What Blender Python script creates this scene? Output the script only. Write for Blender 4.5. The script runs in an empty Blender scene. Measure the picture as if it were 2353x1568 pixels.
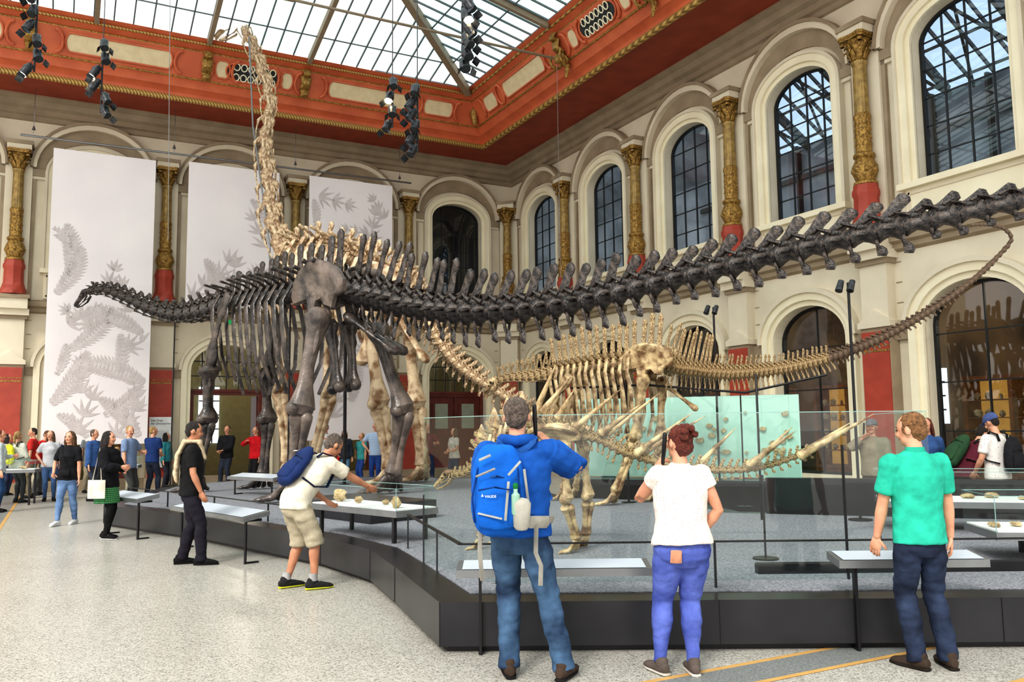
import bpy, bmesh, math, random
from mathutils import Vector, Matrix, noise
random.seed(7)
COL=bpy.context.scene.collection
V=Vector
YAW=.4866; XR=14.34; YB=27.0; S=3.845; H0=1.62
RM=Matrix.Rotation(YAW,4,'Z')
def T(x,y,z=0): return Matrix.Translation((x,y,z))
def Rz(a): return Matrix.Rotation(a,4,'Z')
def Rx(a): return Matrix.Rotation(a,4,'X')
def Ry(a): return Matrix.Rotation(a,4,'Y')
def FB(u): return RM@T(u,YB,0)
def FR(u): return RM@T(XR,u,0)@Rz(-math.pi/2)
# ------------------------------------------------------------ materials
def mat(name,c,r=.6,m=0.,c2=None,sc=6.,bump=0.,bsc=None,em=0.,emc=None,spec=.5,detail=4.,p0=.35,p1=.65):
    M=bpy.data.materials.new(name); M.use_nodes=True; nt=M.node_tree; N=nt.nodes; L=nt.links
    b=N['Principled BSDF']; b.inputs['Roughness'].default_value=r; b.inputs['Metallic'].default_value=m
    b.inputs['Specular IOR Level'].default_value=spec
    tc=N.new('ShaderNodeTexCoord')
    c4=(*c,1); b.inputs['Base Color'].default_value=c4
    if c2 is None: c2=tuple(x*.86 for x in c)
    no=N.new('ShaderNodeTexNoise'); no.inputs['Scale'].default_value=sc; no.inputs['Detail'].default_value=detail
    L.new(tc.outputs['Object'],no.inputs['Vector'])
    rp=N.new('ShaderNodeValToRGB'); rp.color_ramp.elements[0].position=p0; rp.color_ramp.elements[1].position=p1
    rp.color_ramp.elements[0].color=(*c2,1); rp.color_ramp.elements[1].color=c4
    L.new(no.outputs[0],rp.inputs[0]); L.new(rp.outputs[0],b.inputs['Base Color'])
    if bump:
        n2=N.new('ShaderNodeTexNoise'); n2.inputs['Scale'].default_value=bsc or sc*4; n2.inputs['Detail'].default_value=3
        L.new(tc.outputs['Object'],n2.inputs['Vector'])
        bp=N.new('ShaderNodeBump'); bp.inputs['Strength'].default_value=bump; bp.inputs['Distance'].default_value=.02
        L.new(n2.outputs[0],bp.inputs['Height']); L.new(bp.outputs[0],b.inputs['Normal'])
    if em:
        b.inputs['Emission Color'].default_value=(*(emc or c),1); b.inputs['Emission Strength'].default_value=em
    return M
def srgb(r,g,b):
    f=lambda x:(x/255/12.92) if x/255<=.04045 else ((x/255+.055)/1.055)**2.4
    return (f(r),f(g),f(b))
def glassmat(name,tint=(.9,.95,.95),gl=.12,rough=.02):
    M=bpy.data.materials.new(name); M.use_nodes=True; nt=M.node_tree; nt.nodes.clear()
    o=nt.nodes.new('ShaderNodeOutputMaterial'); mx=nt.nodes.new('ShaderNodeMixShader')
    t=nt.nodes.new('ShaderNodeBsdfTransparent'); g=nt.nodes.new('ShaderNodeBsdfGlossy')
    t.inputs[0].default_value=(*tint,1); g.inputs['Roughness'].default_value=rough
    mx.inputs[0].default_value=gl
    nt.links.new(t.outputs[0],mx.inputs[1]); nt.links.new(g.outputs[0],mx.inputs[2]); nt.links.new(mx.outputs[0],o.inputs[0])
    return M
def bands(name,base,lay,rough=.9):
    """procedural woven or printed bands: lay = [(axis, scale, threshold, colour, strength)]"""
    M=mat(name,base,rough); nt=M.node_tree;N=nt.nodes;L=nt.links;b=N['Principled BSDF'];tc=N.new('ShaderNodeTexCoord');prev=None
    for ax,sc,th,cc,st in lay:
        w=N.new('ShaderNodeTexWave'); w.bands_direction=ax; w.inputs['Scale'].default_value=sc
        L.new(tc.outputs['Object'],w.inputs[0])
        rp=N.new('ShaderNodeValToRGB'); rp.color_ramp.interpolation='CONSTANT'; rp.color_ramp.elements[1].position=th
        rp.color_ramp.elements[0].color=(0,0,0,1); rp.color_ramp.elements[1].color=(st,st,st,1)
        L.new(w.outputs[1],rp.inputs[0])
        mx=N.new('ShaderNodeMixRGB'); L.new(rp.outputs[0],mx.inputs[0]); mx.inputs[2].default_value=(*cc,1)
        if prev is None: mx.inputs[1].default_value=(*base,1)
        else: L.new(prev.outputs[0],mx.inputs[1])
        prev=mx
    L.new(prev.outputs[0],b.inputs['Base Color']); return M
def plaid(name,c1,c2,c3,sc=40): return bands(name,c1,[('X',sc/6,.6,c2,.75),('Z',sc/6,.6,c3,.75)])
def dots(name,c1,c2,sc=30,thr=.22):
    M=mat(name,c1,.9,bump=.3,bsc=14); nt=M.node_tree;N=nt.nodes;L=nt.links;b=N['Principled BSDF'];tc=N.new('ShaderNodeTexCoord')
    v=N.new('ShaderNodeTexVoronoi'); v.inputs['Scale'].default_value=sc; v.inputs['Randomness'].default_value=.35
    L.new(tc.outputs['Object'],v.inputs['Vector'])
    rp=N.new('ShaderNodeValToRGB'); rp.color_ramp.interpolation='CONSTANT'; rp.color_ramp.elements[1].position=thr
    rp.color_ramp.elements[0].color=(*c2,1); rp.color_ramp.elements[1].color=(*c1,1)
    L.new(v.outputs['Distance'],rp.inputs[0]); L.new(rp.outputs[0],b.inputs['Base Color']); return M
M_cream=mat('cream_plaster',srgb(240,232,206),.75,c2=srgb(232,222,194),sc=1.5,bump=.08,bsc=30)
M_wall=mat('stone_plaster',srgb(224,214,192),.8,c2=srgb(212,202,180),sc=1.2,bump=.1,bsc=25)
M_taupe=mat('taupe_moulding',srgb(162,146,122),.75,c2=srgb(146,130,108),sc=2)
M_red=mat('red_painted_stone',srgb(174,72,54),.55,c2=srgb(156,62,48),sc=3,bump=.05)
M_terra=mat('terracotta_cornice',srgb(200,104,66),.5,c2=srgb(184,90,56),sc=2)
M_soff=mat('deep_red_soffit',srgb(158,70,46),.6,c2=srgb(142,60,40),sc=2)
M_gold=mat('aged_gilding',srgb(188,150,80),.4,.45,c2=srgb(112,84,40),sc=22,bump=.7,bsc=45)
M_goldp=mat('olive_gold_shaft',srgb(174,146,86),.42,.25,c2=srgb(132,108,62),sc=9,bump=.2)
M_dark=mat('dark_iron',srgb(40,42,44),.5,.3)
M_black=mat('black_metal',srgb(24,24,27),.4,.2,c2=srgb(18,18,21))
M_plin=mat('anthracite_steel_cladding',srgb(48,48,52),.3,.35,c2=srgb(38,38,42),sc=2)
M_gravel=mat('grey_gravel_carpet',srgb(150,153,160),.95,c2=srgb(98,101,108),sc=55,bump=.6,bsc=90,detail=8)
M_glass=glassmat('clear_glass',(.95,.98,.97),.03)
M_wglass=glassmat('window_glass',(.82,.88,.92),.09)
M_wood=mat('dark_red_door_wood',srgb(104,42,32),.4,c2=srgb(84,32,26),sc=4)
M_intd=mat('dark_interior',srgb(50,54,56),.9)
M_bar=mat('rafter_paint',srgb(144,128,106),.6)
M_bar2=mat('glazing_bar',srgb(92,102,104),.5)
M_ban=mat('white_banner_fabric',srgb(234,228,228),.9,c2=srgb(228,221,222),sc=.8)
M_leaf=mat('grey_leaf_print',srgb(192,183,182),.9,c2=srgb(206,198,197),sc=5)
M_mint=mat('mint_panel',srgb(176,214,200),.5,c2=srgb(168,206,194),em=.06)
M_foss=mat('beige_fossil',srgb(206,184,142),.8,c2=srgb(150,126,90),sc=14,bump=.5)
M_bone_blk=mat('blackened_bone',srgb(98,87,80),.3,c2=srgb(32,29,29),sc=4,bump=.8,bsc=13,p0=.40,p1=.74)
M_bone_crm=mat('cream_bone',srgb(220,198,164),.5,c2=srgb(132,96,64),sc=5,bump=.7,bsc=14,p0=.36,p1=.6)
M_bone_tan=mat('tan_bone',srgb(206,182,138),.42,c2=srgb(106,76,46),sc=8,bump=.7,bsc=20,p0=.36,p1=.62)
M_bone_brn=mat('grey_brown_bone',srgb(132,110,90),.5,c2=srgb(72,56,44),sc=12,bump=.5,bsc=24)
M_steel=mat('brushed_steel',srgb(138,140,142),.35,.7)
M_white=mat('white_board',srgb(236,238,238),.5)
M_desk=bands('printed_info_board',srgb(196,204,212),[('Y',14,.72,srgb(130,148,168),.6)],.4)
M_lamp=mat('lit_lens',(1,.85,.6),.3,em=16,emc=(1,.8,.5))
M_cable=mat('steel_cable',srgb(150,150,150),.4,.5)
M_skin=mat('skin',srgb(212,158,130),.5,c2=srgb(192,136,108),sc=10)
M_skin2=mat('tanned_skin',srgb(186,132,102),.5,c2=srgb(168,114,86),sc=10)
M_eye=mat('eye',(.03,.02,.02),.15)
M_lip=mat('lip',srgb(170,90,84),.5)
M_gedge=mat('glass_edge',srgb(136,172,168),.2)
def hairm(n,c): return mat(n,c,.6,c2=tuple(x*.35 for x in c),sc=45,bump=1.,bsc=110)
HR={'brown':hairm('brown_hair',srgb(118,84,56)),'dark':hairm('dark_hair',srgb(44,34,30)),'grey':hairm('grey_hair',srgb(114,100,90)),
 'auburn':hairm('auburn_hair',srgb(120,50,34)),'blond':hairm('blond_hair',srgb(196,160,104)),'lbrown':hairm('light_brown_hair',srgb(152,108,66))}
_fab={}
def fab(r,g,b,rough=.9):
    k=(r,g,b)
    if k not in _fab:
        c=srgb(r,g,b); _fab[k]=mat('fabric_%d_%d_%d'%k,c,rough,c2=tuple(x*.72 for x in c),sc=7,bump=.45,bsc=14,spec=.2)
    return _fab[k]
def denim(name,c,c2): return mat(name,srgb(*c),.85,c2=srgb(*c2),sc=5,bump=.6,bsc=14,spec=.2,detail=8)
# ------------------------------------------------------------ geometry builder
class G:
    def __init__(s): s.v=[];s.f=[];s.m=[];s.cur=0;s.M=Matrix.Identity(4)
    def add(s,vs,fs,mi=None):
        b=len(s.v); s.v+=[s.M@V(q) for q in vs]; s.f+=[tuple(i+b for i in f) for f in fs]; s.m+=[s.cur if mi is None else mi]*len(fs)
    def box(s,x0,x1,y0,y1,z0,z1,mi=None):
        s.add([(x0,y0,z0),(x1,y0,z0),(x1,y1,z0),(x0,y1,z0),(x0,y0,z1),(x1,y0,z1),(x1,y1,z1),(x0,y1,z1)],
              [(0,3,2,1),(4,5,6,7),(0,1,5,4),(1,2,6,5),(2,3,7,6),(3,0,4,7)],mi)
    def bar(s,p,q,w,h,mi=None,up=(0,0,1)):
        p=V(p);q=V(q);t=(q-p).normalized();u=V(up);sd=t.cross(u)
        if sd.length<1e-3: sd=t.cross(V((0,1,0)))
        sd.normalize();u=sd.cross(t);a=sd*w/2;b=u*h/2
        s.add([p-a-b,p+a-b,p+a+b,p-a+b,q-a-b,q+a-b,q+a+b,q-a+b],[(0,1,2,3),(7,6,5,4),(0,4,5,1),(1,5,6,2),(2,6,7,3),(3,7,4,0)],mi)
    def loft(s,pts,rad,side=(1,0,0),n=12,cap=1,mi=None):
        P=[V(p) for p in pts]; R=[(r,r) if not isinstance(r,(tuple,list)) else r for r in rad]
        if cap:
            t0=(P[0]-P[1]).normalized(); r0=min(R[0]); t1=(P[-1]-P[-2]).normalized(); r1=min(R[-1])
            P=[P[0]+t0*r0*.45]+P+[P[-1]+t1*r1*.45]; R=[(R[0][0]*.72,R[0][1]*.72)]+R+[(R[-1][0]*.72,R[-1][1]*.72)]
        k=len(P);vs=[];sd0=V(side)
        for i in range(k):
            t=(P[min(i+1,k-1)]-P[max(i-1,0)]); t=t.normalized() if t.length>1e-9 else V((0,0,1))
            a=sd0-t*sd0.dot(t)
            if a.length<.05:
                a=V((0,1,0))-t*t.y
                if a.length<.05: a=V((0,0,1))-t*t.z
            a.normalize(); b=t.cross(a)
            for j in range(n):
                th=2*math.pi*j/n; vs.append(P[i]+a*R[i][0]*math.cos(th)+b*R[i][1]*math.sin(th))
        fs=[(i*n+j,i*n+(j+1)%n,(i+1)*n+(j+1)%n,(i+1)*n+j) for i in range(k-1) for j in range(n)]
        tt0=(P[0]-P[1]).normalized()*(min(R[0])*.3 if cap else 0); tt1=(P[-1]-P[-2]).normalized()*(min(R[-1])*.3 if cap else 0)
        vs+= [P[0]+tt0,P[-1]+tt1]; c0=k*n;c1=k*n+1
        fs+=[(c0,(j+1)%n,j) for j in range(n)]+[(c1,(k-1)*n+j,(k-1)*n+(j+1)%n) for j in range(n)]
        s.add(vs,fs,mi)
    def lathe(s,prof,n=16,c=(0,0,0),mod=None,mi=None):
        vs=[];k=len(prof)
        for i,(r,z) in enumerate(prof):
            for j in range(n):
                th=2*math.pi*j/n; rr=r*(1+(mod(th,z) if mod else 0)); vs.append((c[0]+rr*math.cos(th),c[1]+rr*math.sin(th),c[2]+z))
        fs=[(i*n+j,i*n+(j+1)%n,(i+1)*n+(j+1)%n,(i+1)*n+j) for i in range(k-1) for j in range(n)]
        fs+=[tuple(range(n))[::-1],tuple(range((k-1)*n,k*n))]
        s.add(vs,fs,mi)
    def ell(s,c,r,R=None,n=14,mi=None):
        if not isinstance(r,(tuple,list)): r=(r,r,r)
        m=n//2+1;vs=[];c=V(c)
        for i in range(1,m):
            ph=math.pi*i/m
            for j in range(n):
                th=2*math.pi*j/n; q=V((r[0]*math.sin(ph)*math.cos(th),r[1]*math.sin(ph)*math.sin(th),r[2]*math.cos(ph)))
                if R: q=R@q
                vs.append(c+q)
        a=V((0,0,r[2])); b=V((0,0,-r[2]))
        if R: a=R@a;b=R@b
        vs+=[c+a,c+b];A=len(vs)-2;B=A+1
        fs=[(i*n+j,i*n+(j+1)%n,(i+1)*n+(j+1)%n,(i+1)*n+j) for i in range(m-2) for j in range(n)]
        fs+=[(A,(j+1)%n,j) for j in range(n)]+[(B,(m-2)*n+j,(m-2)*n+(j+1)%n) for j in range(n)]
        s.add(vs,fs,mi)
    def prism(s,poly,z0,z1,mi=None,mtop=None):
        n=len(poly);vs=[(p[0],p[1],z0) for p in poly]+[(p[0],p[1],z1) for p in poly]
        s.add(vs,[(i,(i+1)%n,n+(i+1)%n,n+i) for i in range(n)]+[tuple(range(n))[::-1]],mi)
        s.add([(p[0],p[1],z1) for p in poly],[tuple(range(n))],mi if mtop is None else mtop)
    def plate(s,out,o,ax,az,nr,th,flare=.0):
        """curved bone plate: outline in the (ax,az) plane, thick rim, hollowed blade"""
        n=len(out);cx=sum(a for a,b in out)/n;cz=sum(b for a,b in out)/n;vs=[];rings=[]
        def P(a,b,off): return V(o)+V(ax)*a+V(az)*b+V(nr)*(off+flare*max(0,b))
        for sg in(1,-1):
            for k,t in((1,.55),(.9,1.0),(.6,.45),(.25,.35)):
                rings.append(len(vs));vs+=[P(cx+(a-cx)*k,cz+(b-cz)*k,sg*th*t) for a,b in out]
            rings.append(len(vs));vs.append(P(cx,cz,sg*th*.35))
        fs=[]
        for q in(0,5):
            for i in range(3):
                A=rings[q+i];B=rings[q+i+1];fs+=[(A+j,A+(j+1)%n,B+(j+1)%n,B+j) for j in range(n)]
            A=rings[q+3];c=rings[q+4];fs+=[(A+j,A+(j+1)%n,c) for j in range(n)]
        A=rings[0];B=rings[5];fs+=[(A+j,A+(j+1)%n,B+(j+1)%n,B+j) for j in range(n)]
        s.add(vs,fs)
    def mesh(s,name,mats,smooth=True,norm=True,ang=40):
        me=bpy.data.meshes.new(name); me.from_pydata([tuple(q) for q in s.v],[],s.f)
        for m in (mats if isinstance(mats,(list,tuple)) else [mats]): me.materials.append(m)
        me.polygons.foreach_set('material_index',s.m)
        if norm:
            bm=bmesh.new();bm.from_mesh(me);bmesh.ops.recalc_face_normals(bm,faces=bm.faces);bm.to_mesh(me);bm.free()
        if smooth:
            me.polygons.foreach_set('use_smooth',[True]*len(me.polygons)); me.set_sharp_from_angle(angle=math.radians(ang))
        me.update(); return me
    def obj(s,name,mats,parent=None,smooth=True,world=False,norm=True):
        return mk(name,s.mesh(name,mats,smooth,norm),parent,world)
def wm(o):
    m=o.matrix_parent_inverse@o.matrix_basis if o.parent else o.matrix_basis.copy()
    return wm(o.parent)@m if o.parent else m
def mk(name,me,parent=None,world=False):
    o=bpy.data.objects.new(name,me); COL.objects.link(o)
    if parent:
        o.parent=parent
        if world: o.matrix_parent_inverse=wm(parent).inverted()
    return o
def empty(name,loc,label,cat,group=None,rz=0,sc=1):
    o=bpy.data.objects.new(name,None); o.empty_display_size=.2; o.location=loc; o.rotation_euler=(0,0,rz); o.scale=(sc,sc,sc)
    COL.objects.link(o); o['label']=label; o['category']=cat
    if group:o['group']=group
    return o
def meta(o,label,cat,group=None):
    o['label']=label;o['category']=cat
    if group:o['group']=group
    return o
def struct(o): o['kind']='structure'; return o
def dup(o,M=None,parent=None):
    n=o.copy(); COL.objects.link(n)
    if parent: n.parent=parent
    if M is not None: n.matrix_basis=M
    for c in o.children: dup(c,None,n)
    return n
def remesh(g,vox,name,mats,sm=4,wr=0,wf=(7,7,20)):
    me=g.mesh('tmp',mats,False,False); o=bpy.data.objects.new('tmp',me); COL.objects.link(o)
    r=o.modifiers.new('r','REMESH'); r.mode='VOXEL'; r.voxel_size=vox
    if sm:
        q=o.modifiers.new('s','SMOOTH'); q.factor=.5;q.iterations=sm
    dg=bpy.context.evaluated_depsgraph_get(); out=bpy.data.meshes.new_from_object(o.evaluated_get(dg))
    bpy.data.objects.remove(o); bpy.data.meshes.remove(me); out.name=name
    out.materials.clear()
    for m in (mats if isinstance(mats,(list,tuple)) else [mats]): out.materials.append(m)
    if wr:
        ns=[v.normal.copy() for v in out.vertices]
        for v,nn in zip(out.vertices,ns):
            c=v.co;k=noise.noise(V((c.x*wf[0],c.y*wf[1],c.z*wf[2]+c.x*4)))+.5*noise.noise(V((c.x*wf[0]*2+5,c.y*wf[1]*2,c.z*wf[2]*1.8-c.x*6)))
            v.co=c+nn*wr*max(-.35,(k+.35))
    out.polygons.foreach_set('use_smooth',[True]*len(out.polygons)); out.update()
    return out
def joinmesh(me,g):
    bm=bmesh.new();bm.from_mesh(me);me2=g.mesh('t',[m for m in me.materials],True);bm.from_mesh(me2);bm.to_mesh(me);bm.free();bpy.data.meshes.remove(me2)
    me.polygons.foreach_set('use_smooth',[True]*len(me.polygons));me.update();return me
def ik(a,t,l1,l2,pole):
    a=V(a);t=V(t);d=t-a;L=d.length
    if L>(l1+l2)*.999: t=a+d.normalized()*(l1+l2)*.999;d=t-a;L=d.length
    x=(l1*l1-l2*l2+L*L)/(2*L);h=math.sqrt(max(l1*l1-x*x,0));dn=d.normalized();p=V(pole);p=p-dn*p.dot(dn)
    if p.length<1e-4:p=V((0,1,0))
    return a+dn*x+p.normalized()*h,t
def textmesh(name,body,size,m,M,parent=None):
    cu=bpy.data.curves.new('t','FONT');cu.body=body;cu.size=size;cu.extrude=.0008;cu.align_x='LEFT'
    o=bpy.data.objects.new('t',cu);COL.objects.link(o);dg=bpy.context.evaluated_depsgraph_get()
    me=bpy.data.meshes.new_from_object(o.evaluated_get(dg));bpy.data.objects.remove(o);me.materials.clear();me.materials.append(m)
    me.transform(M);me.name=name
    return mk(name,me,parent)
# ------------------------------------------------------------ people
def hand(g,w,d,nrm,m,curl=.35,sz=1.):
    d=V(d).normalized();nrm=V(nrm);nrm=(nrm-d*nrm.dot(d)).normalized();s=d.cross(nrm).normalized()*m
    g.loft([w-d*.01,w+d*.03*sz,w+d*.065*sz,w+d*.09*sz],[(.024,.018),(.034,.016),(.041,.015),(.038,.012)],side=s,n=10)
    for off,L in ((-.029,.062),(-.010,.074),(.010,.069),(.029,.052)):
        p=w+d*.085*sz+s*off;pts=[p];dd=d.copy()
        for k,fr in enumerate((.42,.33,.25)):
            a=curl*(1+.3*k); dd=(dd*math.cos(a)+nrm*math.sin(a)).normalized() if k or curl>.5 else (dd+nrm*curl*.4).normalized()
            p=p+dd*L*fr*sz; pts.append(p)
        g.loft(pts,[.0092,.0088,.008,.0068],side=s,n=7)
    p=w+d*.028*sz-s*.03; dd=(d*.65-s*.62+nrm*.35).normalized(); p2=p+dd*.035; dd2=(dd+d*.35+nrm*.2).normalized()
    g.loft([p-dd*.01,p2,p2+dd2*.032],[.012,.0105,.008],side=nrm,n=7)
def person(label,x,y,face,H=1.75,sex='m',lean=0,pel=(0,0),lf=(-.10,0),rf=(.10,0),fa=(8,8),lh=None,rh=None,lpole=(-.6,-.7,0),rpole=(.6,-.7,0),
        hp=0,hy=0,hair='short',hc='brown',top=None,sleeve='tee',bottom=None,bt='pants',shoe=None,skin=None,near=0,fat=1.,collar=None,lcurl=.35,rcurl=.35,sole=None,roll=0,twist=0,lknee=(0,1,0),rknee=(0,1,0),pz=.95,hat=None,socks=None,stomach=0,hem=.85):
    skin=skin or M_skin; top=top or fab(120,120,120); bottom=bottom or fab(50,60,90); shoe=shoe or fab(40,38,36)
    root=empty('person',(x,y,0),label,'person',rz=-math.radians(face),sc=H/1.75)
    vox=.0075 if near==2 else (.012 if near==1 else .02)
    wr=(.009 if near==2 else .009 if near==1 else 0)
    ln=math.radians(lean);tw=math.radians(twist);rl=math.radians(roll)
    def tp(p):
        p=V(p);z=p.z
        k=max(0,min(1,(z-.9)/.22));k=k*k*(3-2*k)
        q=V((p.x,p.y,z-.95)); q=Rz(-tw*k)@(Ry(rl*k)@q) if k>0 else q
        q=Rx(-ln*k)@q
        return V((q.x+pel[0],q.y+pel[1],q.z+pz))
    f=sex=='f'
    sw=.165 if f else .19
    rings=[(hem,.176,.130,-.004),(.96,.170,.126,0),(1.06,.16,.12+stomach,stomach*.6),(1.2,.17,.122+stomach*.5,stomach*.4),(1.33,.188,.122,0),(1.42,.172,.1,0),(1.475,.10,.078,-.005),(1.50,.066,.062,-.008)]
    if f: rings=[(hem,.19 if hem<.9 else .182,.146,-.012),(.97,.172,.132,-.006),(1.07,.148,.112+stomach,0),(1.2,.152,.116+stomach*.5,.01),(1.29,.162,.125,.015),(1.41,.15,.095,0),(1.47,.085,.07,-.005),(1.50,.058,.055,-.008)]
    shl=tp((-sw,0,1.42));shr=tp((sw,0,1.42))
    lh=V(lh) if lh else shl+V((-.07,.05,-.54)); rh=V(rh) if rh else shr+V((.07,.05,-.54))
    el,lw=ik(shl,lh,.29,.255,lpole); er,rw=ik(shr,rh,.29,.255,rpole)
    hl=V((-.088+pel[0],pel[1],pz-.04));hr=V((.088+pel[0],pel[1],pz-.04))
    al=V((lf[0],lf[1],.085+ (lf[2] if len(lf)>2 else 0)));ar=V((rf[0],rf[1],.085+(rf[2] if len(rf)>2 else 0)))
    kl,al=ik(hl,al,.43,.415,lknee);kr,ar=ik(hr,ar,.43,.415,rknee)
    HR_=Rz(-math.radians(hy))@Rx(-math.radians(hp))
    nb=tp((0,-.012,1.49)); up=(tp((0,0,1.49))-tp((0,0,1.40))).normalized(); hd=(up*.5+(HR_@V((0,.12,1))).normalized()*.5).normalized()
    hc_=nb+hd*.165
    fk=lambda z:(fat if z<1.3 else 1+(fat-1)*.4)
    g=G()
    sr=[(.9,.15,.1,0)]+[r for r in rings if r[0]>.955]
    g.loft([tp((0,r[3],r[0])) for r in sr],[(r[1]*.84*fk(r[0]),r[2]*.8*fk(r[0])) for r in sr],n=20)
    g.loft([tp((-sw*.85,0,1.41)),tp((sw*.85,0,1.41))],[.045,.045],side=(0,1,0))
    g.loft([nb-hd*.03,nb+hd*.06,nb+hd*.12],[.06,.053,.055])
    ka=(.92 if f else 1.04)*(1+(fat-1)*.8)
    for a,e,w in ((shl,el,lw),(shr,er,rw)):
        g.loft([a,a.lerp(e,.35),a.lerp(e,.8),e,e.lerp(w,.3),e.lerp(w,.75),w],[.045*ka,.048*ka,.041*ka,.039*ka,.042*ka,.031*ka,.027],side=(0,1,0))
    for a,e,w in ((hl,kl,al),(hr,kr,ar)):
        g.loft([a,a.lerp(e,.4),a.lerp(e,.85),e,e.lerp(w,.3)+V((0,-.012,0)),e.lerp(w,.75),w],[.07,.072,.056,.052,.057,.038,.034],n=14)
    def H_(p): return hc_+HR_.to_3x3()@V(p)
    R3=HR_.to_3x3()
    h=g if near else G()
    h.ell(H_((0,0,.012)),(.076,.096,.103),R3,18); h.ell(H_((0,.028,-.06)),(.056,.062,.058),R3,14); h.ell(H_((0,.05,-.085)),(.035,.04,.03),R3)
    h.loft([H_((0,.088,.015)),H_((0,.108,-.022)),H_((0,.095,-.036))],[.009,.015,.014],n=8)
    for sx in (-1,1):
        h.ell(H_((sx*.081,-.005,-.012)),(.012,.021,.032),R3,10); h.ell(H_((sx*.035,.082,-.03)),(.022,.018,.02),R3,8)
    hg=G()
    hand(hg,lw,(lw-el),V((.7,.5,0)) if lh.z<1.1 else V((1,.2,0)),-1,lcurl)
    hand(hg,rw,(rw-er),V((-.7,.5,0)) if rh.z<1.1 else V((-1,.2,0)),1,rcurl)
    me=remesh(g,vox,'body',skin,3)
    if not near:
        b=len(hg.v);hg.v+=h.v;hg.f+=[tuple(i+b for i in ff) for ff in h.f];hg.m+=h.m
    joinmesh(me,hg); mk('body',me,root)
    for sx in (-1,1):
        e=G();e.ell(H_((sx*.03,.089,.006)),(.013,.006,.007),R3,8);e.obj('eye',M_eye,root)
        if near: e=G();e.loft([H_((sx*.016,.094,.026)),H_((sx*.045,.085,.028))],[(.004,.004)]*2,n=6);e.obj('eyebrow',HR[hc],root)
    e=G();e.ell(H_((0,.088,-.06)),(.022,.007,.006),R3,8);e.obj('mouth',M_lip,root)
    if hair!='bald':
        q=G()
        q.ell(H_((0,-.018,.036)),(.080,.089,.083),R3,20)
        q.ell(H_((0,-.044,-.012)),(.070,.058,.072),R3,16)
        for sx in(-1,1): q.ell(H_((sx*.066,.012,.0)),(.014,.022,.036),R3,8)
        if hair=='long':
            q.loft([H_((0,-.05,.02)),H_((0,-.075,-.08)),H_((0,-.08,-.18)),H_((0,-.085,-.27))],[(.085,.06),(.092,.055),(.095,.05),(.07,.035)],side=R3@V((1,0,0)))
            for sx in(-1,1): q.loft([H_((sx*.07,.0,.02)),H_((sx*.085,-.01,-.09)),H_((sx*.085,-.02,-.2))],[(.02,.05),(.022,.045),(.015,.03)],side=R3@V((1,0,0)))
        if hair=='tail': q.loft([H_((0,-.10,.03)),H_((0,-.15,.0)),H_((0,-.15,-.12)),H_((0,-.13,-.2))],[.025,.035,.03,.012])
        if hair=='bun':
            for k in range(18):
                a=k*.9; q.ell(H_((.05*math.cos(a),-.09+.03*math.sin(a*1.7),.06+.05*math.sin(a))),(.026,.022,.022),R3,8)
            q.ell(H_((0,-.06,-.03)),(.076,.055,.07),R3,10)
        mk('hair',remesh(q,.006 if near else .014,'hair',HR[hc],1,.010 if near else 0,(42,42,16)),root)
    if hat:
        q=G();q.ell(H_((0,-.01,.055)),(.092,.108,.085),R3,20);q.loft([H_((0,.06,.05)),H_((0,.16,.035))],[(.075,.008),(.06,.006)],side=R3@V((1,0,0)),n=14);mk('cap',remesh(q,.01,'cap',hat,2),root)
    ex=.016 if sleeve!='jacket' else .03
    g=G()
    g.loft([tp((0,r[3],r[0])) for r in rings],[((r[1]+ex)*fk(r[0]),(r[2]+ex)*fk(r[0])) for r in rings[:-2]]+[(r[1]+.006,r[2]+.006) for r in rings[-2:]],n=28,cap=0)
    g.loft([tp((-sw*.92,0,1.41)),tp((0,0,1.425)),tp((sw*.92,0,1.41))],[(.060+ex*.5,.058+ex*.5),(.085,.06),(.060+ex*.5,.058+ex*.5)],side=(0,1,0),n=16)
    for a,e,w in ((shl,el,lw),(shr,er,rw)):
        k=ka
        g.ell(a,.060*k+ex*.45)
        if sleeve=='tee': g.loft([a,a.lerp(e,.35),a.lerp(e,.75)],[.064*k+ex*.4,.063*k+ex*.4,.066*k],side=(0,1,0),cap=0)
        elif sleeve=='cap': g.loft([a,a.lerp(e,.36)],[.062*k+ex*.4,.064*k],side=(0,1,0),cap=0)
        else: g.loft([a,a.lerp(e,.35),a.lerp(e,.85),e,e.lerp(w,.3),e.lerp(w,.92)],[.058*k+ex,.056*k+ex,.05*k+ex,.05*k+ex,.047*k+ex,.034*k+ex*.7],side=(0,1,0),cap=0)
    nm={'tee':'shirt','cap':'shirt','long':'sweater','jacket':'jacket'}[sleeve]
    mk(nm,remesh(g,vox,nm,top,4,wr*(1.3 if sleeve=='jacket' else .9),(8,8,11)),root)
    if collar:
        g=G(); c0=tp((0,-.008,1.485));g.loft([c0,c0+up*.045],[(.072,.07),(.062,.062)],n=18,cap=0);g.obj('collar',collar,root)
    g=G();pr=[(.77,.12,.085),(.82,.158,.118),(.88,.162,.12),(.95,.158,.116),(1.0,.146,.106)]
    if f: pr=[(.76,.12,.1),(.82,.172,.136),(.88,.182,.138),(.93,.168,.124),(1.0,.145,.108)]
    g.loft([V((pel[0],pel[1]-(.008),r[0]-.95+pz)) for r in pr],[(r[1]*fat,r[2]*fat) for r in pr],n=24,cap=0)
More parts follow.
